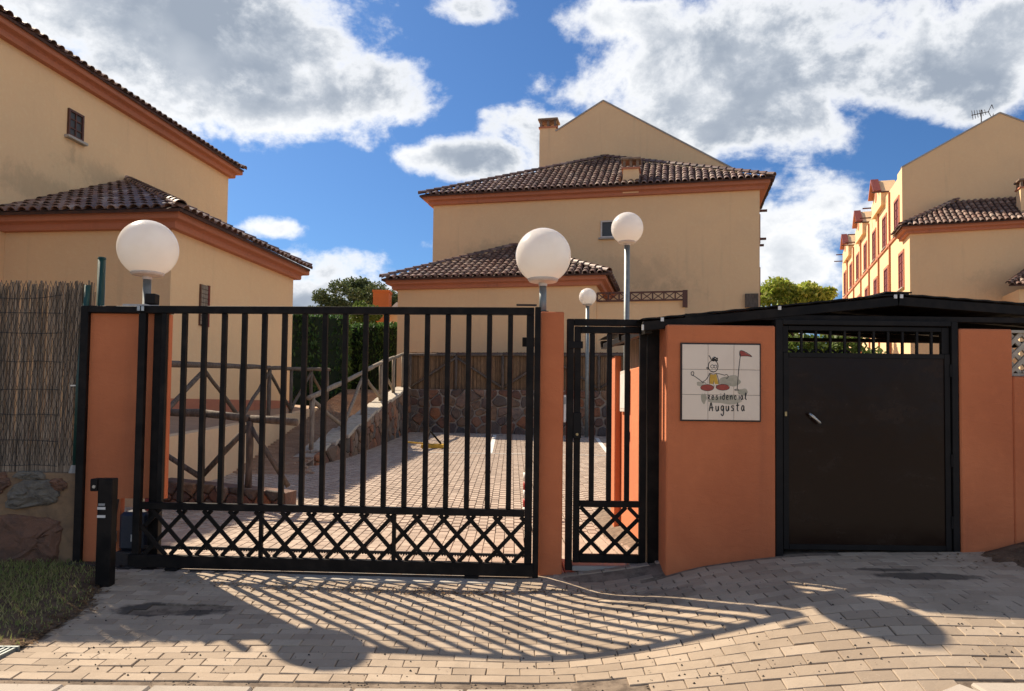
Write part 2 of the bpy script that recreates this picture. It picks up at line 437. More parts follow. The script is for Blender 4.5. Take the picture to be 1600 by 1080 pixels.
class MB:
    """collects geometry in world metres and links it as one mesh object"""
    def __init__(self):
        self.v = []; self.f = []

    def add(self, vs, fs):
        b = len(self.v)
        self.v.extend([tuple(x) for x in vs])
        self.f.extend([tuple(b + i for i in q) for q in fs])
        return self

    def box(self, x0, x1, y0, y1, z0, z1, bev=0.0):
        if bev <= 0:
            vs = [(x, y, z) for z in (z0, z1) for y in (y0, y1) for x in (x0, x1)]
            fs = [(0, 2, 3, 1), (4, 5, 7, 6), (0, 1, 5, 4), (2, 6, 7, 3), (0, 4, 6, 2), (1, 3, 7, 5)]
            return self.add(vs, fs)
        return self.obox(Vector(((x0 + x1) / 2, (y0 + y1) / 2, (z0 + z1) / 2)), Vector((1, 0, 0)), Vector((0, 1, 0)), Vector((0, 0, 1)), x1 - x0, y1 - y0, z1 - z0, bev)

    def obox(self, c, ax, ay, az, lx, ly, lz, bev=0.0):
        c = Vector(c); ax = Vector(ax); ay = Vector(ay); az = Vector(az)
        hx, hy, hz = lx / 2, ly / 2, lz / 2
        if bev <= 0:
            vs = [c + ax * (sx * hx) + ay * (sy * hy) + az * (sz * hz) for sz in (-1, 1) for sy in (-1, 1) for sx in (-1, 1)]
            fs = [(0, 2, 3, 1), (4, 5, 7, 6), (0, 1, 5, 4), (2, 6, 7, 3), (0, 4, 6, 2), (1, 3, 7, 5)]
            return self.add(vs, fs)
        b = min(bev, hx * .45, hy * .45, hz * .45)
        vs = []; idx = {}
        for sz in (-1, 1):
            for sy in (-1, 1):
                for sx in (-1, 1):
                    for k, (dx_, dy_, dz_) in enumerate(((0, b, b), (b, 0, b), (b, b, 0))):
                        idx[(sx, sy, sz, k)] = len(vs)
                        vs.append(c + ax * (sx * (hx - dx_)) + ay * (sy * (hy - dy_)) + az * (sz * (hz - dz_)))
        fs = []
        S = (-1, 1)
        for s in S:
            q = [(s, -1, -1, 0), (s, 1, -1, 0), (s, 1, 1, 0), (s, -1, 1, 0)]
            fs.append([idx[k] for k in (q if s > 0 else q[::-1])])
            q = [(-1, s, -1, 1), (1, s, -1, 1), (1, s, 1, 1), (-1, s, 1, 1)]
            fs.append([idx[k] for k in (q[::-1] if s > 0 else q)])
            q = [(-1, -1, s, 2), (1, -1, s, 2), (1, 1, s, 2), (-1, 1, s, 2)]
            fs.append([idx[k] for k in (q if s > 0 else q[::-1])])
        for a in S:
            for bb in S:
                q = [(a, bb, -1, 0), (a, bb, -1, 1), (a, bb, 1, 1), (a, bb, 1, 0)]
                fs.append([idx[k] for k in (q if a * bb < 0 else q[::-1])][::-1])
                q = [(a, -1, bb, 0), (a, -1, bb, 2), (a, 1, bb, 2), (a, 1, bb, 0)]
                fs.append([idx[k] for k in q] if a * bb < 0 else [idx[k] for k in q[::-1]])
                q = [(-1, a, bb, 1), (-1, a, bb, 2), (1, a, bb, 2), (1, a, bb, 1)]
                fs.append([idx[k] for k in q[::-1]] if a * bb < 0 else [idx[k] for k in q])
        for sx in S:
            for sy in S:
                for sz in S:
                    q = [idx[(sx, sy, sz, 0)], idx[(sx, sy, sz, 1)], idx[(sx, sy, sz, 2)]]
                    fs.append(q if sx * sy * sz > 0 else q[::-1])
        return self.add(vs, fs)

    def bar(self, p, q, w, h, side=None, bev=0.0):
        """rectangular bar from p to q; w along 'side', h across"""
        p = Vector(p); q = Vector(q)
        az = (q - p); L = az.length; az.normalize()
        s = Vector(side) if side is not None else (Vector((0, 0, 1)) if abs(az.z) < .9 else Vector((1, 0, 0)))
        ax = (s - az * s.dot(az)).normalized()
        ay = az.cross(ax)
        return self.obox((p + q) / 2, ax, ay, az, w, h, L, bev)

    def cyl(self, p, q, r1, r2=None, n=12, caps=True):
        p = Vector(p); q = Vector(q); r2 = r1 if r2 is None else r2
        az = (q - p).normalized()
        ax = az.orthogonal().normalized(); ay = az.cross(ax)
        vs = []
        for (c, r) in ((p, r1), (q, r2)):
            for i in range(n):
                a = 2 * math.pi * i / n
                vs.append(c + ax * (r * math.cos(a)) + ay * (r * math.sin(a)))
        fs = [(i, (i + 1) % n, n + (i + 1) % n, n + i) for i in range(n)]
        if caps:
            fs += [tuple(range(n - 1, -1, -1)), tuple(range(n, 2 * n))]
        return self.add(vs, fs)

    def tube(self, pts, rads, n=10, caps=True):
        pts = [Vector(p) for p in pts]
        vs = []; prev = None
        for i, p in enumerate(pts):
            d = (pts[min(i + 1, len(pts) - 1)] - pts[max(i - 1, 0)]).normalized()
            if prev is None:
                ax = d.orthogonal().normalized()
            else:
                ax = (prev - d * prev.dot(d)).normalized()
            prev = ax
            ay = d.cross(ax)
            for k in range(n):
                a = 2 * math.pi * k / n
                vs.append(p + (ax * math.cos(a) + ay * math.sin(a)) * rads[i])
        fs = []
        for i in range(len(pts) - 1):
            for k in range(n):
                fs.append((i * n + k, i * n + (k + 1) % n, (i + 1) * n + (k + 1) % n, (i + 1) * n + k))
        if caps:
            fs += [tuple(range(n - 1, -1, -1)), tuple((len(pts) - 1) * n + k for k in range(n))]
        return self.add(vs, fs)

    def lathe(self, c, prof, n=24):
        """prof: list of (radius, z) from top to bottom or reverse, about the vertical through c"""
        c = Vector(c); vs = []
        for (r, z) in prof:
            for k in range(n):
                a = 2 * math.pi * k / n
                vs.append(c + Vector((r * math.cos(a), r * math.sin(a), z)))
        fs = []
        for i in range(len(prof) - 1):
            for k in range(n):
                fs.append((i * n + k, i * n + (k + 1) % n, (i + 1) * n + (k + 1) % n, (i + 1) * n + k))
        return self.add(vs, fs)

    def prism(self, poly, z0, z1):
        n = len(poly)
        vs = [(x, y, z0) for x, y in poly] + [(x, y, z1) for x, y in poly]
        fs = [tuple(range(n - 1, -1, -1)), tuple(range(n, 2 * n))] + [(i, (i + 1) % n, n + (i + 1) % n, n + i) for i in range(n)]
        return self.add(vs, fs)

    def slab(self, pts, vec):
        """extrude the planar polygon pts by vec"""
        n = len(pts); vec = Vector(vec)
        vs = [Vector(p) for p in pts] + [Vector(p) + vec for p in pts]
        fs = [tuple(range(n)), tuple(range(2 * n - 1, n - 1, -1))] + [((i + 1) % n, i, n + i, n + (i + 1) % n) for i in range(n)]
        return self.add(vs, fs)

    def mesh(self, name, mat, o=Vector((0, 0, 0)), smooth=False):
        me = D.meshes.new(name)
        me.from_pydata([(a - o.x, b - o.y, c - o.z) for a, b, c in self.v], [], self.f)
        me.materials.append(MATS[mat])
        if smooth:
            me.polygons.foreach_set('use_smooth', [True] * len(me.polygons))
        me.update()
        return me

    def build(self, name, mat, parent=None, smooth=False, kind=None, at=None):
        o = off(parent) if parent is not None else Vector((0, 0, 0))
        loc = Vector((0, 0, 0))
        if parent is None and at is not None:
            loc = Vector(at)
        me = self.mesh(name, mat, o + loc, smooth)
        ob = D.objects.new(name, me)
        COL.objects.link(ob)
        ob.location = loc
        if parent is not None:
            ob.parent = parent
        if kind:
            ob['kind'] = kind
        return ob


Z = Vector((0, 0, 1))


def tag(o, label, cat, group=None):
    o['label'] = label; o['category'] = cat
    if group:
        o['group'] = group
    return o


def thing(name, loc, label, cat, group=None):
    o = D.objects.new(name, None)
    o.empty_display_size = 0.1
    COL.objects.link(o)
    o.location = loc
    return tag(o, label, cat, group)


def inst(name, me, M, parent):
    o = D.objects.new(name, me)
    COL.objects.link(o)
    o.parent = parent
    o.matrix_basis = Matrix.Translation(-off(parent)) @ M
    return o


def S01(t):
    t = max(0.0, min(1.0, t))
    return t * t * (3 - 2 * t)


def H(x, y):
    """height of the finished ground"""
    hump = 0.32 * S01((x - 0.05) / 2.5) * S01((y - 2.9) / 2.0)
    if x > 0.25 and y < 6.2:
        hump -= 0.05 * S01((x - .3) / .5) * S01((1.6 - x) / .6) * S01((y - 5.3) / .6)
    hump -= 0.056 * max(0.0, min(3.0, 6.25 - y))
    hump *= 1 - S01((y - (6.4 if x < 1.3 else 8.9)) / 2.2)
    hump += 0.06 * S01((x - 3.6) / 1.0) * S01((y - 4.6) / 1.2)
    back = 0.55 * S01((y - 8.0) / 1.0 * 0.06 if y < 8 else (y - 8.0) / 17.0)
    z = hump + (0.55 * max(0.0, min(1.0, (y - 8.5) / 15.5)) if y > 8.5 else 0)
    if y < 3.93:
        z -= 0.0
    # gentle unevenness of the old paving in front of the gate
    if y < 6.4:
        z += 0.012 * math.sin(x * 1.9 + 0.6) * S01((y - 3.9) / 1.0) * math.sin(y * 2.3)
    return z


def norm_H(x, y):
    e = 0.06
    return Vector((H(x - e, y) - H(x + e, y), H(x, y - e) - H(x, y + e), 2 * e)).normalized()


# ------------------------------------------------------------------ ground, street, kerb
xs = [-600, -200, -80, -40, -20, -12, -8] + [(-7 + 0.25 * i) for i in range(0, 57)] + [9, 12, 20, 40, 80, 200, 600]
ys = [-200, -60, -20, -5, 0, 2, 2.8, 3.2, 3.36] + [(3.5 + 0.2 * i) for i in range(0, 25)] + [9, 10, 12, 14, 16, 18, 20, 22, 24, 26, 30, 40, 60, 100, 200, 400, 900]
mb = MB()
for y in ys:
    for x in xs:
        mb.v.append((x, y, H(x, y) - 0.045 if y > 3.55 else -0.32))
nx = len(xs)
for j in range(len(ys) - 1):
    for i in range(nx - 1):
        mb.f.append((j * nx + i, j * nx + i + 1, (j + 1) * nx + i + 1, (j + 1) * nx + i))
mb.build('ground', 'dry_earth', smooth=True, kind='structure')
MB().add([(-300, -12, -0.26), (300, -12, -0.26), (300, 3.35, -0.26), (-300, 3.35, -0.26)], [(0, 1, 2, 3)]).build('road', 'pale_road', kind='structure')

kerb = MB().box(-60, 60, 3.3, 3.62, -0.30, -0.19).build('kerb_strip', 'mortar', kind='structure')
def kerb_y(x):
    return 4.15 - 0.45 * S01((x - 0.72) / 0.10) * (1 - 0.5 * S01((x - 2.2) / 0.12))


x = -6.0
while x < 6.5:
    w = random.uniform(0.46, 0.62)
    za, zb = H(x, kerb_y(x)), H(x + w, kerb_y(x + w))
    ya, yb = kerb_y(x), kerb_y(x + w)
    p, q = Vector((x + .003, ya - .14, za - .045)), Vector((x + w - .003, yb - .14, zb - .045))
    MB().bar(p, q, .10, .27 + random.uniform(-.006, .006), Z, 0.012).build('kerb_stone', 'kerb_stone', kerb)
    x += w

# ---- paved driveway in front of the gates
drive = MB()
dv = []
for j in range(32):
    for i in range(91):
        xx = -3.5 + i * 0.1; yy = 3.62 + j * 0.089
        dv.append((xx, yy, H(xx, yy) - 0.009))
drive.v = dv
for j in range(31):
    for i in range(90):
        drive.f.append((j * 91 + i, j * 91 + i + 1, (j + 1) * 91 + i + 1, (j + 1) * 91 + i))
drive_o = drive.build('driveway', 'bedding', smooth=True, kind='structure')


def paver_mesh(name, lx, ly, lz, c, mat, seed):
    r = random.Random(seed)
    b = MB()
    hx, hy = lx / 2, ly / 2
    cc = [(-hx, -hy), (hx, -hy), (hx, hy), (-hx, hy)]
    j = [(r.uniform(-.0025, .0025), r.uniform(-.0025, .0025)) for _ in range(4)]
    lo = [(x + a, y + d, -lz) for (x, y), (a, d) in zip(cc, j)]
    mi = [(x + a, y + d, -c) for (x, y), (a, d) in zip(cc, j)]
    hi = [(x * (1 - c / hx) + a, y * (1 - c / hy) + d, r.uniform(-.0008, .0008)) for (x, y), (a, d) in zip(cc, j)]
    fs = [(8, 9, 10, 11)]
    for k in range(4):
        n = (k + 1) % 4
        fs += [(k, n, 4 + n, 4 + k), (4 + k, 4 + n, 8 + n, 8 + k)]
    b.add(lo + mi + hi, fs)
    return b


def left_edge(y):
    if y < 4.68:
        return -3.06 - 1.6 * (4.68 - y)
    return -3.06 - 0.03 * (y - 4.68) - 0.33 * max(0.0, y - 5.4)


PM = [paver_mesh('paver', 0.1952, 0.0962, 0.06, 0.0035, 'paver_buff', s) for s in range(5)]
PMm = [b.mesh('paver', 'paver_buff') for b in PM]
places = []
row = 0
y = 3.687
while y < 6.42:
    o = (row % 2) * 0.1 + random.uniform(-.012, .012)
    xx = -3.7 + o
    while xx < 5.3:
        wob = 0.018 * math.sin(xx * 0.9 + row * 0.05) + (0.008 * math.sin(xx * 3.1) if xx < -1.6 else 0)
        px, py = xx + random.uniform(-.002, .002), y + wob
        lim = 6.30 if px < 1.15 else 5.97
        skip = (abs(px + 2.35) < 0.30 and abs(py - 5.42) < 0.07) and random.random() < 0.85
        if px > left_edge(py) + 0.05 and py < lim and py > kerb_y(px) + 0.052 and not skip:
            places.append((px, py))
        xx += 0.1985
    y += 0.0995
    row += 1


def paver_matrix(px, py, loose):
    n = norm_H(px, py)
    ex = Vector((1, 0, 0)); ex = (ex - n * ex.dot(n)).normalized(); ey = n.cross(ex)
    M = Matrix(((ex.x, ey.x, n.x, px), (ex.y, ey.y, n.y, py), (ex.z, ey.z, n.z, H(px, py) + random.uniform(-.002, .002) * loose), (0, 0, 0, 1)))
    k = 0.6 * loose
    return M @ Matrix.Rotation(R_(random.uniform(-k, k)), 4, 'X') @ Matrix.Rotation(R_(random.uniform(-k, k)), 4, 'Y') @ Matrix.Rotation(R_(random.uniform(-.7, .7) * loose), 4, 'Z')


def seen(px, py):
    return abs(px) < 0.70 * py + 0.05


near = sorted([p for p in places if seen(*p)], key=lambda p: p[0] ** 2 * 0.3 + p[1] ** 2)
nearset = set(near[:300])
rest = MB()
for p in places:
    loose = 1.5 if p[0] < -1.2 else 0.9
    M = paver_matrix(p[0], p[1], loose)
    k = random.randrange(5)
    if p in nearset:
        inst('paver', PMm[k], M, drive_o)
    else:
        rest.add([M @ Vector(v) for v in PM[k].v], PM[k].f)
rest.build('paver', 'paver_buff', drive_o, kind='stuff')

# ---- courtyard paving behind the gates, blocks laid lengthwise
court = MB()
cy = [6.28 + 0.45 * i for i in range(0, 41)]
cx = [-6.5 + 0.5 * i for i in range(0, 29)]
for yy in cy:
    for xx in cx:
        court.v.append((xx, yy, H(xx, yy) - 0.02))
for j in range(len(cy) - 1):
    for i in range(len(cx) - 1):
        court.f.append((j * len(cx) + i, j * len(cx) + i + 1, (j + 1) * len(cx) + i + 1, (j + 1) * len(cx) + i))
court_o = court.build('courtyard', 'bedding', smooth=True, kind='structure')
CP = [paver_mesh('p', 0.1015, 0.192, 0.05, 0.004, 'paver_court', 20 + s) for s in range(3)]
blk = MB()
c = 0
xx = -6.0
while xx < 5.4:
    yy = 6.35 + (c % 2) * 0.1
    while yy < 24.3:
        if abs(xx) < 0.72 * yy + 0.2:
            b = CP[random.randrange(3)]
            z = H(xx, yy) + random.uniform(-.0015, .0015)
            blk.add([(v[0] + xx, v[1] + yy, v[2] + z) for v in b.v], b.f)
        yy += 0.1985
    xx += 0.107
    c += 1
blk.build('paver', 'paver_court', court_o, kind='stuff')
for (x0, y0, x1, y1) in ((-0.52, 23.4, -0.50, 17.6), (2.6, 22.6, 2.3, 17.0), (-2.6, 17.6, 3.4, 17.3)):
    p0 = Vector((x0, y0, H(x0, y0) + .006)); p1 = Vector((x1, y1, H(x1, y1) + .006))
    d = (p1 - p0).normalized(); s = Vector((d.y, -d.x, 0)) * (0.055 if abs(d.y) > .5 else 0.05)
    MB().add([p0 - s, p0 + s, p1 + s, p1 - s], [(0, 1, 2, 3)]).build('bay_line', 'paint_white', court_o)

# ---- grass verge on the left, soil at the right
gp = [(-5.2, 6.75), (-5.2, 3.95), (left_edge(3.95) - .25, 3.95), (left_edge(4.4) - .06, 4.45), (left_edge(6.2) - .04, 6.2), (-3.45, 6.7)]
verge = MB()
for i in range(12):
    for j in range(15):
        yy = 4.1 + j * 0.19
        e = left_edge(yy) + 0.03
        xx = -8.9 + (e + 8.9) * (i / 11) ** .5
        verge.v.append((xx, yy, H(xx, yy) + 0.008 + 0.03 * (1 - i / 11) + random.uniform(-.006, .006)))
for i in range(11):
    for j in range(14):
        verge.f.append((i * 15 + j, (i + 1) * 15 + j, (i + 1) * 15 + j + 1, i * 15 + j + 1))
verge.build('verge_soil', 'soil', smooth=True, kind='structure')
gr = MB()
for k in range(12000):
    yy = random.uniform(4.60, 6.62)
    e = left_edge(yy)
    t_ = random.random() ** 0.75
    xx = e + 0.03 - t_ * 2.1
    if xx > -3.2 and yy > 5.86 and abs(xx + 3.2) < .1:
        continue
    edge = min(1, (e - xx) / 0.5 + 0.15)
    if random.random() > 0.35 + 0.65 * edge:
        continue
    hgt = random.uniform(0.018, 0.055) * (0.45 + 0.55 * edge)
    a = random.uniform(0, 6.28); w = random.uniform(.0025, .005)
    lean = random.uniform(0.1, 0.9) * hgt
    b = random.uniform(0, 6.28)
    z0 = H(xx, yy) + 0.012
    gr.add([(xx - w * math.cos(a), yy - w * math.sin(a), z0), (xx + w * math.cos(a), yy + w * math.sin(a), z0),
            (xx + lean * .5 * math.cos(b) + w * .6 * math.cos(a), yy + lean * .5 * math.sin(b) + w * .6 * math.sin(a), z0 + hgt * .65),
            (xx + lean * math.cos(b), yy + lean * math.sin(b), z0 + hgt)], [(0, 1, 2), (0, 2, 3)])
o = gr.build('grass', 'grass_blade', kind='stuff')
tag(o, 'patchy green and yellowing grass beside the stone wall', 'grass')

# dry leaves and crumbs on the paving
lt = MB()


def leaf_on(mbq, xx, yy, s, lift=0.006, zf=H):
    a = random.uniform(0, 6.28)
    z = zf(xx, yy) + lift
    tl = random.uniform(-.4, .4)
    c_, s_ = math.cos(a), math.sin(a)
    pts = [(-s, 0, 0), (0, -s * .45, s * .3 * tl), (s, 0, s * .3), (0, s * .45, -s * .2 * tl)]
    mbq.add([(xx + p[0] * c_ - p[1] * s_, yy + p[0] * s_ + p[1] * c_, z + p[2] + s * .2) for p in pts], [(0, 1, 2, 3)])


for k in range(900):
    xx = random.gauss(-0.9, 1.0)
    if -3.1 < xx < 1.0:
        yg = 6.45 - .057 * (xx + 3.26)
        leaf_on(lt, xx, yg - 0.42 + random.gauss(0, .05) + .03 * math.sin(xx * 4), random.uniform(.006, .018))
for k in range(420):
    yy = random.uniform(4.68, 6.1)
    leaf_on(lt, left_edge(yy) + random.gauss(0.0, .06), yy, random.uniform(.008, .022), .012)
for k in range(160):
    leaf_on(lt, random.uniform(-2.8, 3.6), random.uniform(4.05, 5.9), random.uniform(.004, .010))
for k in range(120):
    leaf_on(lt, random.uniform(3.3, 4.6), random.uniform(5.5, 5.95), random.uniform(.008, .02))
o = lt.build('leaf_litter', 'litter', kind='stuff')
tag(o, 'brown dry leaves and bits blown along the gate track and paving edge', 'dry leaves')
pb = MB()
for k in range(420):
    xx = random.uniform(-3.0, 3.2); yy = random.choice([random.uniform(4.05, 4.7), random.uniform(4.05, 5.8), random.uniform(4.08, 4.2)])
    s = random.uniform(.003, .009)
    z = H(xx, yy) + .001
    pb.add([(xx - s, yy, z), (xx, yy - s * .8, z), (xx + s, yy, z), (xx, yy + s * .8, z), (xx, yy, z + s)], [(0, 1, 4), (1, 2, 4), (2, 3, 4), (3, 0, 4)])
o = pb.build('grit', 'pebble', kind='stuff')
tag(o, 'dark grit and small stones scattered over the paving', 'grit')

# soil heap at the right wall
hb = MB()
for j in range(9):
    for i in range(15):
        xx = 3.55 + i * 0.12; yy = 5.35 + j * 0.08
        hgt = 0.11 * S01((xx - 3.6) / .8) * S01((yy - 5.42) / .4)
        hb.v.append((xx, yy, H(xx, yy) - 0.012 + hgt + random.uniform(-.012, .014) * (1 if hgt > .01 else 0.2)))
for j in range(8):
    for i in range(14):
        hb.f.append((j * 15 + i, j * 15 + i + 1, (j + 1) * 15 + i + 1, (j + 1) * 15 + i))
hb.build('soil_bed', 'soil', kind='structure')

# metal gutter grate at bottom left
gt = thing('drain_grate', (-3.2, 4.5, -0.1), 'galvanised drain grate at the corner of grass and paving', 'drain grate')
for s in (0, 1):
    MB().box(-3.62, -3.04, 4.38 + s * .26, 4.40 + s * .26, -0.13, -0.078).build('rim', 'galvanised', gt)
for k in range(18):
    MB().box(-3.61 + k * .032, -3.595 + k * .032, 4.401, 4.639, -0.12, -0.082).build('slat', 'galvanised', gt)

# ------------------------------------------------------------------ houses
def u_v(ang):
    a = R_(ang)
    return Vector((math.cos(a), -math.sin(a), 0)), Vector((math.sin(a), math.cos(a), 0))


def sweep(path, prof, z):
    """sweep profile [(out, height)] along a plan path; out is to the right of travel, mitred corners"""
    P = [Vector((p[0], p[1], 0)) for p in path]
    b = MB()
    n = len(prof)
    for i, p in enumerate(P):
        d1 = (P[i] - P[i - 1]).normalized() if i > 0 else None
        d2 = (P[i + 1] - P[i]).normalized() if i < len(P) - 1 else None
        d1 = d1 or d2; d2 = d2 or d1
        n1 = Vector((d1.y, -d1.x, 0)); n2 = Vector((d2.y, -d2.x, 0))
        m_ = (n1 + n2).normalized(); m_ = m_ / max(.3, m_.dot(n1))
        for (o_, h_) in prof:
            b.v.append(tuple(p + m_ * o_ + Vector((0, 0, z + h_))))
    for i in range(len(P) - 1):
        for k in range(n):
            k2 = (k + 1) % n
            b.f.append((i * n + k, (i + 1) * n + k, (i + 1) * n + k2, i * n + k2))
    b.f.append(tuple(range(n)))
    b.f.append(tuple((len(P) - 1) * n + k for k in range(n - 1, -1, -1)))
    return b


def barrel(L=0.44, r1=0.105, r2=0.082, seg=6, th=0.018):
    """cover tile: wide end at y=0 (lower), narrow at y=L; convex up (+z)"""
    b = MB()
    vs = []
    for (y_, r, zo) in ((0, r1, 0.022), (L, r2, 0.0)):
        for k in range(seg + 1):
            a = math.pi * k / seg
            vs.append((r * math.cos(a), y_, zo + r * math.sin(a) * 0.85))
    fs = [(k + 1, k, seg + 1 + k, seg + 2 + k) for k in range(seg)]
    base = len(vs)
    for k in range(seg + 1):
        a = math.pi * k / seg
        vs.append(((r1 - th) * math.cos(a), 0, 0.022 + (r1 - th) * math.sin(a) * 0.85))
    fs += [(k, k + 1, base + k + 1, base + k) for k in range(seg)]
    return b.add(vs, fs)


TILE = barrel()
TILE_ME = TILE.mesh('roof_tile', 'roof_tile', smooth=False)
RIDGE = barrel(0.42, 0.125, 0.10, 7)
RIDGE_ME = RIDGE.mesh('ridge_tile', 'roof_tile')


def inside(pt, poly):
    x_, y_ = pt; c_ = False; n = len(poly)
    for i in range(n):
        x1, y1 = poly[i]; x2, y2 = poly[(i + 1) % n]
        if (y1 > y_) != (y2 > y_) and x_ < (x2 - x1) * (y_ - y1) / (y2 - y1) + x1:
            c_ = not c_
    return c_


class Roof:
    def __init__(self, house, pts_list):
        self.ob = None
        b = MB()
        for pts in pts_list:
            b.slab(pts, (0, 0, -0.06))
        self.ob = b.build('roof', 'terracotta_dark', house)
        self.t = []

    def slope(self, poly, a, bb, pitch=0.25, expo=0.37, grow=0.06, rows=99):
        a = Vector(a); bb = Vector(bb)
        e = (bb - a).normalized()
        far = max((Vector(p) for p in poly), key=lambda p: (p - a - e * (p - a).dot(e)).length)
        s = far - a; s = (s - e * s.dot(e)).normalized()
        n = e.cross(s)
        if n.z < 0:
            n = -n
        p2 = [((Vector(p) - a).dot(e), (Vector(p) - a).dot(s)) for p in poly]
        x0 = min(p[0] for p in p2); x1 = max(p[0] for p in p2); y1 = max(p[1] for p in p2)
        nc = int((x1 - x0) / pitch)
        for c_ in range(nc + 1):
            cx_ = x0 + (c_ + .5) * pitch
            for r in range(min(rows, int(y1 / expo) + 1)):
                yy_ = r * expo
                if inside((cx_, yy_ + expo * .35), p2):
                    org = a + e * (cx_ + random.uniform(-.008, .008)) + s * (yy_ - 0.05 + random.uniform(-.012, .012)) + n * random.uniform(.0, .012)
                    ex, ey, ez = e, s, n
                    if ex.cross(ey).dot(ez) < 0:
                        ex = -ex
                    M = Matrix(((ex.x, ey.x, ez.x, org.x), (ex.y, ey.y, ez.y, org.y), (ex.z, ey.z, ez.z, org.z), (0, 0, 0, 1)))
                    M = M @ Matrix.Rotation(R_(random.uniform(-1.6, 1.6)), 4, 'Z')
                    self.t.append((M, TILE, TILE_ME, 'roof_tile'))

    def ridge(self, p, q, expo=0.34):
        p = Vector(p); q = Vector(q)
        s = (q - p).normalized(); e = s.cross(Vector((0, 0, 1))).normalized(); n = e.cross(s)
        L = (q - p).length
        k = 0
        while k * expo < L - .1:
            org = p + s * (k * expo) + n * 0.05
            M = Matrix(((e.x, s.x, n.x, org.x), (e.y, s.y, n.y, org.y), (e.z, s.z, n.z, org.z), (0, 0, 0, 1)))
            self.t.append((M @ Matrix.Rotation(R_(random.uniform(-2, 2)), 4, 'Z'), RIDGE, RIDGE_ME, 'ridge_tile'))
            k += 1

    def finish(self, limit=300):
        self.t.sort(key=lambda q: q[0].translation.length)
        ext = MB()
        for i, (M, b, me, nm) in enumerate(self.t):
            if i < limit:
                inst(nm, me, M, self.ob)
            else:
                ext.add([M @ Vector(v) for v in b.v], b.f)
        if ext.v:
            ext.build('roof_tile', 'roof_tile', self.ob, kind='stuff')


CORN = [(0.0, 0.0), (0.15, 0.0), (0.17, 0.04), (0.17, 0.12), (0.21, 0.145), (0.32, 0.16), (0.34, 0.19), (0.34, 0.30), (0.0, 0.30)]


def chimney(house, base, u, v, w, d, z0, z1, mat='stucco_tan'):
    c_ = Vector((base[0], base[1], 0))
    b = MB().obox(c_ + Vector((0, 0, (z0 + z1) / 2)), u, v, (0, 0, 1), w, d, z1 - z0)
    ch = b.build('chimney', mat, house)
    h = 0.34
    for a in (-1, 0, 1):
        for bb in (-1, 1):
            MB().obox(c_ + u * (a * (w / 2 - .05)) + v * (bb * (d / 2 - .05)) + Vector((0, 0, z1 + h / 2)), u, v, (0, 0, 1), .1, .1, h).build('vent_pier', 'chimney_brick', ch)
    MB().obox(c_ + Vector((0, 0, z1 + .03)), u, v, (0, 0, 1), w + .1, d + .1, .06).build('ledge', 'cornice_coral', ch)
    MB().obox(c_ + Vector((0, 0, z1 + h + .05)), u, v, (0, 0, 1), w + .16, d + .16, .10, .02).build('cap', 'chimney_brick', ch)
    return ch


def window(house, c_, u, n, w, h, frame='frame_white', fill='glass_dark', surround=None, bars=1, hbars=0, sill=True, name='window'):
    """window centred at c_ on a wall; u along the wall, n outward"""
    c_ = Vector(c_); z = Vector((0, 0, 1))
    b = MB()
    fwid = 0.055
    for s in (-1, 1):
        b.obox(c_ + u * (s * (w / 2 - fwid / 2)) + n * .015, u, n, z, fwid, .07, h)
        b.obox(c_ + z * (s * (h / 2 - fwid / 2)) + n * .015, u, n, z, w - 2 * fwid - .002, .07, fwid)
    for k in range(bars):
        b.obox(c_ + u * ((k + 1) * w / (bars + 1) - w / 2) + n * .012, u, n, z, .035, .05, h - 2 * fwid - .004)
    for k in range(hbars):
        b.obox(c_ + z * ((k + 1) * h / (hbars + 1) - h / 2) + n * .010, u, n, z, w - 2 * fwid - .004, .045, .03)
    o_ = b.build(name, frame, house)
    MB().obox(c_ + n * .004, u, n, z, w - 2 * fwid - .006, .012, h - 2 * fwid - .006).build('pane', fill, o_)
    if surround:
        q = MB()
        for s in (-1, 1):
            q.obox(c_ + u * (s * (w / 2 + .06)) + n * .012, u, n, z, .115, .06, h + .24)
        q.obox(c_ + z * (h / 2 + .06) + n * .012, u, n, z, w, .058, .115)
        q.build('surround', surround, o_)
    if sill:
        MB().obox(c_ - z * (h / 2 + .035) + n * .05, u, n, z, w + .16, .14, .065, .01).build('sill', 'concrete_pale', o_)
    return o_


Z = Vector((0, 0, 1))
# ---------------- centre house
u, v = u_v(12.4)
O = Vector((-3.27, 29.7, 0))


def cp(a, b, z=0):
    return O + u * a + v * b + Z * z


def xy(a, b):
    p = cp(a, b)
    return (p.x, p.y)


ch = thing('house', tuple(cp(6, 4)), 'ochre two storey middle house with brown tiled hip roofs before a pointed gable wall', 'house')
MB().prism([xy(0, 0), xy(12.62, 0), xy(12.62, 4.0), xy(0, 4.0)], 0.3, 9.55).build('wall', 'stucco_tan', ch)
PF = 3.75
MB().prism([xy(0.0, -PF), xy(7.02, -PF), xy(7.02, -.003), xy(0.0, -.003)], 0.3, 5.52).build('wall', 'stucco_tan', ch)
MB().prism([xy(7.024, -PF + .05), xy(9.9, -PF + .05), xy(9.9, -.003), xy(7.024, -.003)], 0.3, 4.95).build('wall', 'stucco_tan', ch)
sweep([xy(0, 4.0), xy(0, 0), xy(12.62, 0), xy(12.62, 4.0)], CORN, 9.52).build('cornice', 'cornice_coral', ch)
sweep([xy(0, -.003), xy(0, -PF), xy(7.02, -PF), xy(7.02, -.003)], CORN, 5.50).build('cornice', 'cornice_coral', ch)
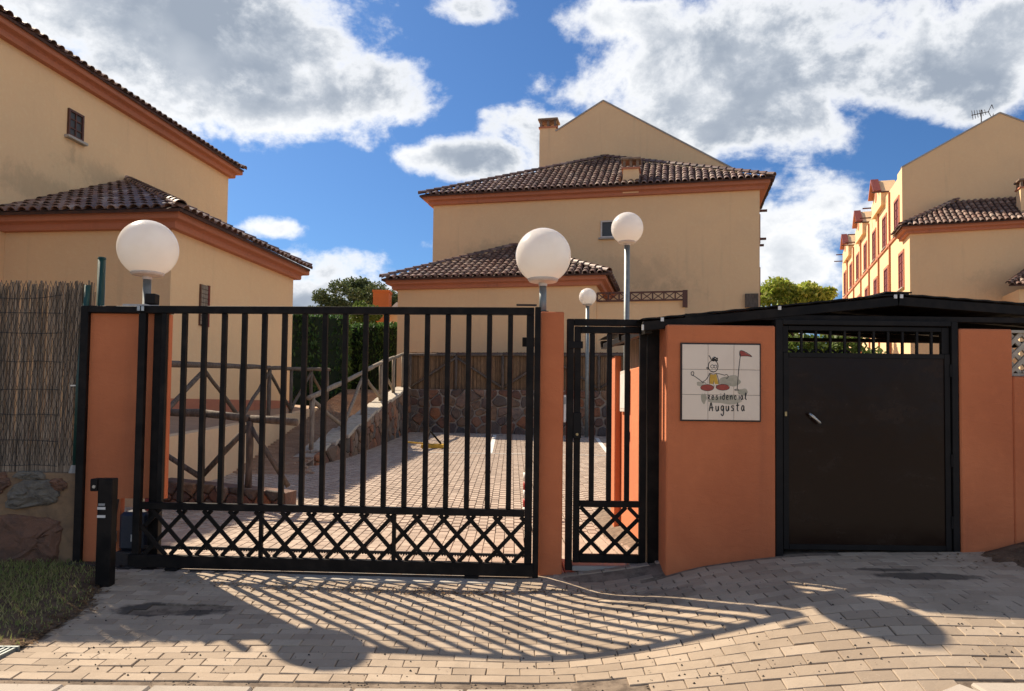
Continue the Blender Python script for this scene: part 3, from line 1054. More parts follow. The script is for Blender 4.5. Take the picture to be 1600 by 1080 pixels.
# gable wall behind
gz = 4.0
prof = [(3.60, 8.0), (3.60, 13.75), (4.33, 13.75), (6.45, 14.98), (12.4, 11.35), (12.4, 8.0)]
MB().slab([cp(a, gz + .003, z) for a, z in prof], v * 7.5).build('wall', 'stucco_tan', ch)
MB().slab([cp(a, gz + .5, z) for a, z in [(1.2, 8), (1.2, 11.0), (3.0, 11.9), (3.597, 12.25), (3.597, 8)]], v * 5).build('wall', 'stucco_tan', ch)
for (a0, z0, a1, z1) in ((4.33, 13.75, 6.45, 14.98), (6.45, 14.98, 12.4, 11.35)):
    p = cp(a0, gz + .1, z0 + .03); q = cp(a1, gz + .1, z1 + .03)
    MB().bar(p, q, .06, .26, Z).build('coping', 'concrete_pale', ch)
chimney(ch, cp(3.98, gz + .32), u, v, .74, .62, 11.5, 13.95)
rl = -.45
upper = [cp(rl, -.45, 9.85), cp(12.62 + .45, -.45, 9.85), cp(6.55, 4.0, 12.42)]
lside = [cp(rl, 4.0, 9.85), cp(rl, -.45, 9.85), cp(6.55, 4.0, 12.42)]
rside = [cp(13.07, -.45, 9.85), cp(13.07, 4.0, 9.85), cp(6.55, 4.0, 12.42)]
low = [cp(rl, -PF - .45, 5.83), cp(7.47, -PF - .45, 5.83), cp(3.40, -.01, 7.72)]
lowl = [cp(rl, 0, 5.83), cp(rl, -PF - .45, 5.83), cp(3.40, -.01, 7.72)]
lowr = [cp(7.47, -PF - .45, 5.83), cp(7.47, 0, 5.83), cp(3.40, -.01, 7.72)]
rf = Roof(ch, [upper, lside, rside])
rf.slope(upper, upper[0], upper[1])
rf.slope(rside, rside[0], rside[1], rows=1)
for sl_ in (upper, ):
    rf.ridge(upper[0], upper[2]); rf.ridge(upper[1], upper[2])
rf.finish()
rf2 = Roof(ch, [low, lowl, lowr])
rf2.slope(low, low[0], low[1])
rf2.slope(lowr, lowr[0], lowr[1], rows=3)
rf2.ridge(low[0], low[2]); rf2.ridge(low[1], low[2])
rf2.finish()
chimney(ch, cp(7.92, .12), u, v, .60, .60, 9.6, 10.52)
window(ch, cp(7.03, -.001, 8.28), u, -v, .50, .66, surround=None, bars=0)
# terrace parapet with red-brown lattice
pl = MB()
lx0, lx1, zb, zt = 7.05, 9.95, 4.97, 5.24
yb = -PF + .0
for zz_ in (zb, zt):
    pl.bar(cp(lx0, yb, zz_), cp(lx1, yb, zz_), .05, .06, Z)
n_ = 8
for k in range(n_ + 1):
    a = lx0 + (lx1 - lx0) * k / n_
    pl.bar(cp(a, yb, zb), cp(a, yb, zt), .05, .05, u)
    if k < n_:
        a2 = lx0 + (lx1 - lx0) * (k + 1) / n_
        pl.bar(cp(a, yb, zb), cp(a2, yb, zt), .03, .025, Z)
        pl.bar(cp(a, yb + .03, zt), cp(a2, yb + .03, zb), .03, .025, Z)
pl.obox(cp(9.9, yb + .02, 5.0), u, v, Z, .16, .2, .55)
pl.build('terrace_railing', 'shutter_brown', ch)
MB().obox(cp(12.33, -.06, 5.42), u, v, Z, .46, .12, .50).build('shutter_panel', 'wood_log', ch)
for (zz_, b_, L) in ((8.9, .6, .35), (7.9, .9, .35), (7.72, 1.2, .3), (6.4, 2.0, .25), (5.9, 1.6, .25), (5.2, 1.9, .2), (4.8, 1.4, .25)):
    MB().bar(cp(12.6, b_, zz_), cp(12.6 + L, b_, zz_), .08, .08, Z).build('pergola_beam', 'shutter_brown', ch)
for (zz_, b_) in ((8.2, 1.0), (6.2, 1.0), (5.3, 1.0)):
    MB().obox(cp(12.66, b_, zz_), v, u, Z, 1.0, .08, 1.1).build('shutter', 'shutter_red', ch)

# ---------------- left house
ul, vl = u_v(7.2)
L0 = Vector((-7.13, 15.3, 0))


def lp(a, b, z=0):
    return L0 + ul * a + vl * b + Z * z


def lxy(a, b):
    p = lp(a, b)
    return (p.x, p.y)


lh = thing('house', tuple(lp(-4, 3)), 'ochre house at left with a low hip roofed wing beside its tall wall', 'house')
# tall side wall plane: passes (-9.6, 25.0)
aw = (Vector((-9.78, 25.0, 0)) - L0).dot(ul)
bw = (Vector((-9.78, 25.0, 0)) - L0).dot(vl)
MB().prism([lxy(aw - 9, -10), lxy(aw, -10), lxy(aw, bw), lxy(aw - 9, bw)], 0.2, 9.2).build('wall', 'stucco_tan', lh)
MB().prism([lxy(aw + .003, 0), lxy(0, 0), lxy(0, 6.05), lxy(aw + .003, 6.05)], 0.2, 5.10).build('wall', 'stucco_tan', lh)
MB().prism([lxy(-.02, .02), lxy(0.022, .02), lxy(0.022, 6.03), lxy(-.02, 6.03)], 1.0, 1.52).build('plinth', 'cornice_coral', lh)
sweep([lxy(aw, -10), lxy(aw, bw), lxy(aw - 6, bw)][::1], [(o_, h_) for o_, h_ in CORN], 9.14).build('cornice', 'cornice_coral', lh)
sweep([lxy(aw + .003, 0), lxy(0, 0), lxy(0, 6.05), lxy(aw + .003, 6.05)], CORN, 5.04).build('cornice', 'cornice_coral', lh)
apx = lp(aw + .01, 4.0, 7.36)
f_ = [lp(aw - .05, -.45, 5.36), lp(.45, -.45, 5.36), apx]
s_ = [lp(.45, -.45, 5.36), lp(.42, 6.25, 5.36), apx]
k_ = [lp(.42, 6.25, 5.36), lp(aw, 6.25, 5.36), apx]
rl_ = Roof(lh, [f_, s_, k_])
rl_.slope(f_, f_[0], f_[1]); rl_.slope(s_, s_[0], s_[1])
rl_.ridge(f_[1], apx); rl_.ridge(s_[1], apx)
rl_.finish()
tp = [lp(aw + .40, -10, 9.46), lp(aw + .40, bw + .30, 9.46), lp(aw - 4.5, bw + .30, 11.9), lp(aw - 4.5, -10, 11.9)]
rt_ = Roof(lh, [tp])
rt_.slope(tp, tp[0], tp[1], rows=2)
rt_.ridge(tp[1], tp[2])
rt_.finish()
chimney(lh, lp(aw - 1.9, -3.0), ul, vl, .9, .7, 10.0, 12.6)
wc = lp(aw, 0, 0)
bwin = (Vector((-10.52, 17.7, 0)) - L0).dot(vl)
window(lh, lp(aw + .002, bwin, 8.13), vl, ul, .52, .66, frame='shutter_brown', bars=1, hbars=2, surround=None)
MB().obox(lp(.012, 1.27, 3.62), vl, ul, Z, .34, .05, .92).build('shutter', 'shutter_brown', lh)
for k in range(9):
    MB().obox(lp(.045, 1.235, 3.225 + k * .1), vl, ul, Z, .26, .03, .088).build('shutter_slat', 'wood_pale', lh)
MB().obox(lp(.05, 1.40, 3.62), vl, ul, Z, .06, .05, .94).build('shutter_edge', 'shutter_red', lh)

# ---------------- right house (terrace of houses)
ur, vr = u_v(17.7)
R0 = Vector((18.9, 35.0, 0))


def rp(a, b, z=0):
    return R0 + ur * a + vr * b + Z * z


def rxy(a, b):
    p = rp(a, b)
    return (p.x, p.y)


rh = thing('house', tuple(rp(5, 8)), 'ochre terraced house at right with a sunlit facade of red windows and small gables', 'house')
MB().prism([rxy(0, 0), rxy(14, 0), rxy(14, 1.69), rxy(0, 1.69)], 0.3, 9.95).build('wall', 'stucco_tan', rh)
sweep([rxy(0, 1.69), rxy(0, 0), rxy(14, 0)], CORN, 9.88).build('cornice', 'cornice_coral', rh)
MB().slab([rp(a, 1.7, z) for a, z in [(0, .3), (0, 13.62), (4.28, 15.92), (10.0, 12.8), (10.0, .3)]], vr * 1.2).build('wall', 'stucco_tan', rh)
MB().bar(rp(0, 1.85, 13.65), rp(4.28, 1.85, 15.95), .07, .36, Z).build('coping', 'concrete_pale', rh)
MB().bar(rp(4.28, 1.85, 15.95), rp(10, 1.85, 12.83), .07, .36, Z).build('coping', 'concrete_pale', rh)
# facade facing left, stepped units
MB().slab([rp(0, b, z) for b, z in [(2.9, .3), (26.2, .3), (26.2, 13.4), (2.9, 13.4)]], ur * 8).build('wall', 'stucco_tan', rh)
for k, bc in enumerate((8.1, 15.2, 22.3)):
    pr = [(bc - 1.7, 13.0), (bc - 1.7, 13.75), (bc - .95, 13.95), (bc, 14.85), (bc + .95, 13.95), (bc + 1.7, 13.75), (bc + 1.7, 13.0)]
    g = MB().slab([rp(-.22, b, z) for b, z in pr], ur * 1.0).build('gable', 'stucco_tan', rh)
    MB().bar(rp(-.30, bc - 1.0, 13.98), rp(-.30, bc, 14.92), .10, .40, Z).build('coping', 'shutter_red', g)
    MB().bar(rp(-.30, bc, 14.92), rp(-.30, bc + 1.0, 13.98), .10, .40, Z).build('coping', 'cornice_coral', g)
    MB().cyl(rp(-.24, bc, 13.9), rp(-.18, bc, 13.9), .32, n=16).build('round_vent', 'cornice_coral', g)
    for s in (-1, 1):
        MB().bar(rp(-.7, bc + s * 1.75, 13.72), rp(.2, bc + s * 1.75, 13.72), .07, .07, Z).build('rafter', 'shutter_brown', rh)
    MB().bar(rp(-.7, bc + 3.1, 13.45), rp(.2, bc + 3.1, 13.45), .07, .07, Z).build('rafter', 'shutter_brown', rh)
MB().bar(rp(-.04, 1.9, 10.5), rp(-.04, 26, 10.35), .16, .07, Z).build('string_course', 'cornice_coral', rh)
for k in range(7):
    bc = 3.05 + 3.57 * k
    window(rh, rp(-.001, bc, 11.45), vr, -ur, 1.15, 1.75, frame='shutter_red', fill='shutter_red', surround='cornice_coral', bars=1, hbars=3, sill=True)
    window(rh, rp(-.001, bc - 1.1 if k == 0 else bc - .4, 8.45), vr, -ur, 1.15, 1.75, frame='shutter_red', fill='shutter_red', surround='cornice_coral', bars=1, hbars=3, sill=True)
    if k < 6:
        MB().bar(rp(-.05, bc + 1.9, .5), rp(-.05, bc + 1.9, 13.3), .09, .09, ur).build('downpipe', 'cornice_coral', rh)
el = [rp(-.45, -.45, 10.21), rp(9, -.45, 10.21), rp(9, 1.7, 11.75), rp(2.4, 1.7, 11.75)]
es = [rp(-.45, 1.7, 10.21), rp(-.45, -.45, 10.21), rp(2.4, 1.7, 11.75)]
# hipped lean-to
rr = Roof(rh, [el, es])
rr.slope(el, el[0], el[1])
rr.slope(es, es[0], es[1], rows=2)
rr.ridge(el[0], el[3])
rr.finish()
chimney(rh, rp(4.9, .35), ur, vr, .6, .6, 10.3, 11.75)
l2 = [rp(3.3, -2.6, 6.9), rp(9, -2.6, 6.9), rp(9, -.01, 8.2), rp(5.2, -.01, 8.2)]
r2_ = Roof(rh, [l2])
r2_.slope(l2, l2[0], l2[1]); r2_.ridge(l2[0], l2[3]); r2_.finish()
MB().prism([rxy(3.8, -2.2), rxy(10, -2.2), rxy(10, -.003), rxy(3.8, -.003)], .3, 6.75).build('wall', 'stucco_tan', rh)

an = thing('roof_antenna', tuple(rp(3.3, 1.9, 15.4)), 'thin metal television aerial on the gable of the right hand house', 'antenna')
ab = rp(3.55, 1.9, 15.5)
MB().cyl(ab, ab + Z * .75, .025, n=6).build('mast', 'iron_dark', an)
b = MB()
b.cyl(ab + Z * .52 - ur * .42, ab + Z * .62 + ur * .34, .02, n=6)
for k in range(6):
    q = ab + Z * (.53 + .017 * k) + ur * (-.38 + .11 * k)
    b.cyl(q - Z * (.26 - .02 * k) - vr * .1, q + Z * (.26 - .02 * k) + vr * .1, .014, n=5)
for s in (-1, 1):
    b.cyl(ab + Z * .62 + ur * .3, ab + Z * (.62 + s * .34) + ur * .46, .016, n=5)
    b.cyl(ab + Z * (.62 + s * .34) + ur * .46, ab + Z * (.62 + s * .12) + ur * .52, .016, n=5)
b.build('dipole_array', 'iron_dark', an)

# orange tower far behind the hedge
ot = thing('tower_house', (-9.0, 47, 0.5), 'orange rendered tower block rising behind the hedge', 'building')
MB().box(-8.85, -7.85, 46.5, 47.6, .4, 8.55).build('wall', 'orange_render', ot)
MB().box(-8.89, -7.81, 46.46, 47.64, 8.55, 8.68).build('coping', 'orange_render', ot)
MB().box(-7.84, -3.0, 46.9, 52, .4, 7.3).build('wall', 'stucco_tan', ot)
MB().slab([(-7.84, 46.5, 7.3), (-2.8, 46.5, 7.3), (-2.8, 49.5, 8.2), (-7.84, 49.5, 8.2)], (0, 0, .12)).build('roof', 'terracotta_dark', ot)

# ------------------------------------------------------------------ walls of the courtyard
def clip_cell(cell, ax_, ay_, bx_, by_):
    """keep the half plane nearer to a than to b"""
    mx_, my_ = (ax_ + bx_) / 2, (ay_ + by_) / 2
    nx_, ny_ = bx_ - ax_, by_ - ay_
    out_ = []
    for i in range(len(cell)):
        p, q = cell[i], cell[(i + 1) % len(cell)]
        dp = (p[0] - mx_) * nx_ + (p[1] - my_) * ny_
        dq = (q[0] - mx_) * nx_ + (q[1] - my_) * ny_
        if dp <= 0:
            out_.append(p)
        if (dp < 0) != (dq < 0) and dp != dq:
            t_ = dp / (dp - dq)
            out_.append((p[0] + (q[0] - p[0]) * t_, p[1] + (q[1] - p[1]) * t_))
    return out_


def rubble(parent, org, du, dn, L, zfun0, zfun1, size, mat, out_d=0.05, gap=0.018, seed=1, name='stone', quad=None):
    """random rubble stones on a wall face: org start, du along, dn outward; zfun give bottom and top z along u"""
    r = random.Random(seed)
    pts = []
    hmax = max(zfun1(0) - zfun0(0), zfun1(L) - zfun0(L), zfun1(L / 2) - zfun0(L / 2))
    nc = max(1, int(L / size)); nr = max(1, int(round(hmax / (size * .72))))
    for i in range(nc):
        for j in range(nr):
            pts.append(((i + .5 + r.uniform(-.42, .42) + (.25 if j % 2 else -.25)) * L / nc, (j + .5 + r.uniform(-.35, .35)) / nr))
    pts = [(a, zfun0(a) + t_ * (zfun1(a) - zfun0(a))) for a, t_ in pts]
    for i, (a, z) in enumerate(pts):
        zb0, zt0, zb1, zt1 = zfun0(0), zfun1(0), zfun0(L), zfun1(L)
        cell = [(0, zb0), (L, zb1), (L, zt1), (0, zt0)]
        for j, (a2, z2) in enumerate(pts):
            if i != j and abs(a2 - a) < size * 4:
                cell = clip_cell(cell, a, z, a2, z2)
                if len(cell) < 3:
                    break
        if len(cell) < 3:
            continue
        cx_ = sum(p[0] for p in cell) / len(cell); cz_ = sum(p[1] for p in cell) / len(cell)
        big_ = max(math.hypot(p[0] - cx_, p[1] - cz_) for p in cell)
        if big_ < .05:
            continue
        k1 = max(.4, 1 - gap / big_ * 1.6); k2 = k1 * .80
        ring = []
        for i2 in range(len(cell)):           # round the corners a little
            p, q = cell[i2], cell[(i2 + 1) % len(cell)]
            e_ = gap * .5
            ring += [(p[0] * (1 - t_) + q[0] * t_ + r.uniform(-e_, e_), p[1] * (1 - t_) + q[1] * t_ + r.uniform(-e_, e_)) for t_ in (.14, .5, .86)]
        n = len(ring)
        d1 = r.uniform(.4, 1) * out_d
        b = MB()
        V_ = []
        for (kk, dd) in ((k1, -.03), (k1, d1 * .6), (k2, d1)):
            for p in ring:
                q = org + du * (cx_ + (p[0] - cx_) * kk) + dn * (dd + r.uniform(-.006, .006)) + Z * (cz_ + (p[1] - cz_) * kk)
                V_.append(q)
        F_ = []
        for lv in (0, 1):
            for i2 in range(n):
                n2 = (i2 + 1) % n
                F_.append((lv * n + i2, lv * n + n2, (lv + 1) * n + n2, (lv + 1) * n + i2))
        F_.append(tuple(2 * n + i2 for i2 in range(n)))
        b.add(V_, F_)
        b.build(name, mat, parent)


# back wall of the courtyard
bw0 = Vector((-3.42, 24.42, 0)); bw1 = Vector((9.0, 22.4, 0))
bd = (bw1 - bw0).normalized(); bn = Vector((bd.y, -bd.x, 0))
BL = (bw1 - bw0).length
sw = thing('stone_wall', tuple(bw0 + bd * 4 + Z * .55), 'long dark rubble stone retaining wall closing the back of the parking court', 'stone wall')
q0, q1 = bw0 - bn * .01, bw1 - bn * .01
MB().slab([q0 + Z * .1, q1 + Z * .1, q1 + Z * 1.96, q0 + Z * 1.96], -bn * .45).build('mortar_core', 'mortar_grey', sw)
rubble(sw, bw0, bd, bn, 8.4, lambda a: .5, lambda a: 1.98, .40, 'rubble', .10, .026, 5)
MB().slab([bw0 - bn * .5 + Z * 1.9, bw1 - bn * .5 + Z * 1.9, bw1 - bn * 6 + Z * 1.9, bw0 - bn * 6 + Z * 1.9], (0, 0, -.4)).build('terrace', 'soil', kind='structure')

rfc = thing('reed_screen', tuple(bw0 + bd * 4 + Z * 1.96), 'warm brown bamboo screen standing on top of the back stone wall', 'reed screen')
b = MB()
a = 0.05
while a < 8.6:
    p = bw0 + bd * a - bn * .12
    w = random.uniform(.018, .03)
    hh = 3.17 + random.uniform(-.03, .03)
    b.obox(p + Z * (1.95 + hh) / 2 + bn * random.uniform(0, .01), bd, bn, Z, w, w, hh - 1.95)
    a += w + .002
b.build('reed', 'reed_warm', rfc, kind='stuff')
MB().bar(bw0 - bn * .09 + Z * 3.16, bw0 + bd * 8.6 - bn * .09 + Z * 3.16, .035, .05, Z).build('top_batten', 'shutter_brown', rfc)


def log(p, q, r=.045, wob=.008, n=8):
    p = Vector(p); q = Vector(q)
    k = max(3, int((q - p).length / .5) + 2)
    pts = []; rads = []
    for i in range(k):
        t_ = i / (k - 1)
        pts.append(p.lerp(q, t_) + Vector((random.uniform(-wob, wob), random.uniform(-wob, wob), random.uniform(-wob, wob))))
        rads.append(r * random.uniform(.88, 1.1))
    return MB().tube(pts, rads, n)


def log_fence(name, label, posts, h, pat, mat='wood_log', r=.048, group=None, over=(.25, .25), end_post=True):
    """posts: list of ground points; pat[i] for each bay: 'A' brace rises to the right, 'V' falls to the right, 'X', '-' none"""
    P = [Vector(p) for p in posts]
    root = thing(name, tuple(P[len(P) // 2]), label, 'log fence', group)
    for p in (P if end_post else P[:-1]):
        log(p - Z * .1, p + Z * (h + .01), r * 1.05).build('post', mat, root, smooth=True)
    d0 = (P[1] - P[0]).normalized(); d1 = (P[-1] - P[-2]).normalized()
    T = [P[0] - d0 * over[0]] + P[1:-1] + [P[-1] + d1 * over[1]]
    for i in range(len(T) - 1):
        a_, b_ = T[i] + Z * (h + .03), T[i + 1] + Z * (h + .03)
        log(a_, b_, r * 1.12, .01).build('rail', mat, root, smooth=True)
    for i, c_ in enumerate(pat):
        a_, b_ = P[i], P[i + 1]
        lift = Z * .07
        if c_ in 'AX':
            log(a_ + lift, b_ + Z * (h - .06), r * .85).build('brace', mat, root, smooth=True)
        if c_ in 'VX':
            log(a_ + Z * (h - .06), b_ + lift, r * .85).build('brace', mat, root, smooth=True)
    return root


log_fence('log_fence', 'dark log railing with slanting braces in front of the bamboo screen on the back wall',
          [bw0 + bd * (0.05 + 1.55 * k) - bn * .02 + Z * 1.95 for k in range(6)], 1.12, 'AVAVA', r=.045)

# left rendered wall along the path
rw = thing('garden_wall', (-5.2, 17, .5), 'low beige rendered wall beside the path below the left house', 'wall')
wl = [(-5.00, 9.9), (-5.02, 13.0), (-5.25, 17.5), (-5.45, 22.6)]
wt = [.90, 1.02, 1.19, 1.41]
wbm = MB()
for (x_, y_), z_ in zip(wl, wt):
    wbm.v += [(x_, y_, -.1), (x_, y_, z_), (x_ - .22, y_, z_), (x_ - .22, y_, -.1)]
for i in range(3):
    for k in range(4):
        wbm.f.append((i * 4 + k, i * 4 + (k + 1) % 4, (i + 1) * 4 + (k + 1) % 4, (i + 1) * 4 + k))
wbm.f += [(3, 2, 1, 0), (12, 13, 14, 15)]
wbm.build('wall', 'render_beige', rw)
tb = MB()
for (x_, y_), z_ in zip(wl, wt):
    tb.v += [(x_ - .222, y_, z_ - .06), (x_ - 2.2, y_, z_ + .05)]
for i in range(3):
    tb.f.append((i * 2, (i + 1) * 2, (i + 1) * 2 + 1, i * 2 + 1))
tb.build('terrace_paving', 'path_brick', kind='structure')


def on_wall(y_):
    for i in range(3):
        if wl[i][1] <= y_ <= wl[i + 1][1]:
            t_ = (y_ - wl[i][1]) / (wl[i + 1][1] - wl[i][1])
            return Vector((wl[i][0] + (wl[i + 1][0] - wl[i][0]) * t_ - .11, y_, wt[i] + (wt[i + 1] - wt[i]) * t_))


log_fence('log_fence', 'weathered log railing with inverted V braces along the beige wall of the left house',
          [on_wall(q) for q in (10.3, 12.3, 14.2, 16.1, 18.0, 20.1, 22.2)], 1.05, 'AVAVAV', r=.043)

# near log fence on a stone kerb
nk = thing('stone_kerb', (-3.7, 9.9, .05), 'low kerb of reddish rubble stones under the near log fence', 'stone kerb')
k0 = Vector((-4.75, 9.95, 0)); k1 = Vector((-2.95, 9.72, 0)); kd = (k1 - k0).normalized(); kn = Vector((kd.y, -kd.x, 0)); KL = (k1 - k0).length
zt_ = lambda a: .42 - .13 * S01(a / KL)
MB().slab([k0 - Z * .1 - kn * .01, k1 - Z * .1 - kn * .01, k1 + Z * (zt_(KL) - .02) - kn * .01, k0 + Z * (zt_(0) - .02) - kn * .01], -kn * .35).build('mortar_core', 'rubble', nk)
rubble(nk, k0, kd, kn, KL, lambda a: .0, zt_, .22, 'rubble', .05, .012, 9)
log_fence('log_fence', 'nearest weathered log fence with crossed braces on the low stone kerb',
          [k0 + kd * a - kn * .16 + Z * (zt_(a) - .02) for a in (-.9, .55, 1.22, 1.78)], .90, 'VAV', r=.046, over=(.1, .10), end_post=False)

# path and its stone side wall
pth = MB()
pp = [(13.0, -5.03, -3.3, .10), (14.3, -5.1, -3.95, .28), (16, -5.17, -3.75, .55), (19, -5.3, -3.55, 1.0), (22, -5.42, -3.45, 1.55), (24.6, -5.5, -3.4, 1.93), (30, -5.6, -3.3, 1.95)]
for (y_, xl, xr, z_) in pp:
    pth.v += [(xl, y_, z_), (xr, y_, z_)]
pth.v += [(-5.0, 10.1, .02), (-2.9, 10.6, .02)]
for i in range(len(pp) - 1):
    pth.f.append((2 * i, 2 * i + 1, 2 * i + 3, 2 * i + 2))
n0 = len(pp) * 2
pth.f.append((n0, n0 + 1, 1, 0))
pth_o = pth.build('garden_path', 'path_brick', kind='structure')
pbr = MB()
r_i = 0
y_ = 10.6
while y_ < 24.4:
    for i in range(len(pp) - 1):
        if pp[i][0] <= y_ < pp[i + 1][0]:
            break
    if y_ < 13:
        t_ = (y_ - 10.1) / 2.9; xl, xr, z_ = -5.0 - .03 * t_, -2.95 - .35 * t_, .02 + .08 * t_
    else:
        t_ = (y_ - pp[i][0]) / (pp[i + 1][0] - pp[i][0])
        xl, xr, z_ = [pp[i][k] + (pp[i + 1][k] - pp[i][k]) * t_ for k in (1, 2, 3)]
    x_ = xl + .1 + (r_i % 2) * .11
    while x_ < xr - .1:
        pbr.box(x_ - .1, x_ + .1, y_ - .05, y_ + .05, z_ - .02, z_ + .028 + random.uniform(0, .004))
        x_ += .212
    y_ += .112; r_i += 1
pbr.build('brick', 'path_brick', pth_o, kind='stuff')

ps = thing('stone_wall', (-3.7, 18, .4), 'sloping rubble wall carrying the log railing up beside the path', 'stone wall')
pw = [(-3.90, 14.7, .18, .42), (-3.58, 16.4, .28, .80), (-3.42, 20.4, .42, 1.50), (-3.36, 24.4, .55, 2.02)]
cb = MB()
for (x_, y_, zb_, zt2) in pw:
    cb.v += [(x_ - .02, y_, zb_ - .2), (x_ - .02, y_, zt2 - .03), (x_ - .42, y_, zt2 - .03), (x_ - .42, y_, zb_ - .2)]
for i in range(3):
    for k in range(4):
        cb.f.append((i * 4 + k, i * 4 + (k + 1) % 4, (i + 1) * 4 + (k + 1) % 4, (i + 1) * 4 + k))
cb.f += [(3, 2, 1, 0), (12, 13, 14, 15)]
cb.build('mortar_core', 'mortar_grey', ps)
for i in range(3):
    A, B = pw[i], pw[i + 1]
    a3, b3 = Vector((A[0], A[1], 0)), Vector((B[0], B[1], 0))
    dd = (b3 - a3); LL = dd.length; dd.normalize()
    rubble(ps, a3, dd, Vector((dd.y, -dd.x, 0)), LL, lambda q, A=A, B=B, LL=LL: A[2] - .08 + (B[2] - A[2]) * q / LL, lambda q, A=A, B=B, LL=LL: A[3] + (B[3] - A[3]) * q / LL, .42, 'rubble', .07, .018, 30 + i)
# flat cap stones
capn = 16
for k in range(capn):
    y_ = 14.95 + (24.2 - 14.95) * (k + .5) / capn
    for i in range(3):
        if pw[i][1] <= y_ <= pw[i + 1][1]:
            t_ = (y_ - pw[i][1]) / (pw[i + 1][1] - pw[i][1])
            x_ = pw[i][0] + (pw[i + 1][0] - pw[i][0]) * t_
            z_ = pw[i][3] + (pw[i + 1][3] - pw[i][3]) * t_
            sl2 = (pw[i + 1][3] - pw[i][3]) / (pw[i + 1][1] - pw[i][1])
    ay = Vector((0, 1, sl2)).normalized()
    MB().obox((x_ - .2, y_, z_), Vector((1, 0, 0)), ay, Vector((0, -ay.z, ay.y)), .46 + random.uniform(-.05, .05), .58, .07 + random.uniform(0, .03), .015).build('cap_stone', 'lattice_stone', ps)
ppts = []
for y_ in (15.0, 16.6, 18.4, 20.4, 22.4, 24.1):
    for i in range(3):
        if pw[i][1] <= y_ <= pw[i + 1][1]:
            t_ = (y_ - pw[i][1]) / (pw[i + 1][1] - pw[i][1])
            ppts.append(Vector((pw[i][0] + (pw[i + 1][0] - pw[i][0]) * t_ - .2, y_, pw[i][3] + (pw[i + 1][3] - pw[i][3]) * t_ + .03)))
log_fence('log_fence', 'pale sunlit log railing climbing the sloping stone wall beside the path', ppts, 1.05, 'VAVAV', mat='wood_pale', r=.05, over=(.2, .1))

# ------------------------------------------------------------------ vegetation
def leaf_cloud(n, blobs, size, up_bias=0.0, aspect=.55):
    """n leaf quads scattered through ellipsoid blobs [(c, (rx, ry, rz), weight)]; denser to the skin"""
    w = np.array([b_[2] for b_ in blobs], float); w /= w.sum()
    idx = rng.choice(len(blobs), n, p=w)
    C = np.array([b_[0] for b_ in blobs])[idx]; Rr = np.array([b_[1] for b_ in blobs])[idx]
    d = rng.normal(size=(n, 3)); d /= np.linalg.norm(d, axis=1)[:, None]
    rad = rng.random(n) ** (1 / 3.0) * .35 + .65 * rng.random(n) ** .5
    P = C + Rr * d * rad[:, None]
    return leaf_quads(P, size, up_bias, aspect)


def leaf_quads(P, size, up_bias=0.0, aspect=.55):
    n = len(P)
    a = rng.normal(size=(n, 3)); a[:, 2] += up_bias; a /= np.linalg.norm(a, axis=1)[:, None]
    b_ = np.cross(a, rng.normal(size=(n, 3))); b_ /= np.linalg.norm(b_, axis=1)[:, None]
    s = size * (.6 + .8 * rng.random(n))[:, None]
    V_ = np.stack([P - a * s, P + b_ * s * aspect, P + a * s, P - b_ * s * aspect], 1).reshape(-1, 3)
    return V_


def quads_obj(name, V_, mat, parent=None, kind=None):
    o_ = np.array(off(parent)) if parent is not None else np.zeros(3)
    n = len(V_) // 4
    me = D.meshes.new(name)
    me.vertices.add(len(V_)); me.vertices.foreach_set('co', (V_ - o_).astype(np.float32).ravel())
    me.loops.add(len(V_)); me.loops.foreach_set('vertex_index', np.arange(len(V_), dtype=np.int32))
    me.polygons.add(n); me.polygons.foreach_set('loop_start', np.arange(0, len(V_), 4, dtype=np.int32))
    me.polygons.foreach_set('loop_total', np.full(n, 4, dtype=np.int32))
    me.update(calc_edges=True)
    me.materials.append(MATS[mat])
    ob = D.objects.new(name, me); COL.objects.link(ob)
    if parent is not None:
        ob.parent = parent
    if kind:
        ob['kind'] = kind
    return ob


def tree(name, label, base, top, crown, n, size, mat, group=None, limbs=6, r0=.22):
    root = thing(name, base, label, 'tree', group)
    bs_ = Vector(base); tp_ = Vector(top)
    b = MB()
    pts = [bs_ - Z * .2, bs_.lerp(tp_, .35) + Vector((random.uniform(-.2, .2), random.uniform(-.2, .2), 0)), bs_.lerp(tp_, .7), tp_]
    b.tube(pts, [r0, r0 * .8, r0 * .6, r0 * .35], 8)
    for (c_, rr_, w_) in crown[:limbs]:
        c_ = Vector(c_)
        st = bs_.lerp(tp_, random.uniform(.55, .95))
        b.tube([st, st.lerp(c_, .5) + Vector((0, 0, -.15)), c_], [r0 * .4, r0 * .25, r0 * .1], 6)
    b.build('trunk', 'bark', root, smooth=True)
    quads_obj('crown', leaf_cloud(n, crown, size), mat, root)
    return root


def lumpy(center, radii, k, rr_, seed):
    """k lobes spread over the skin of an ellipsoid"""
    r = random.Random(seed)
    out_ = []
    for i in range(k):
        d = Vector((r.gauss(0, 1), r.gauss(0, 1), r.gauss(0, 1))).normalized()
        c_ = Vector((center[0] + radii[0] * d.x * .72, center[1] + radii[1] * d.y * .72, center[2] + radii[2] * d.z * .72))
        q = rr_ * r.uniform(.65, 1.25)
        out_.append((tuple(c_), (q, q, q * .72), q ** 2))
    return out_


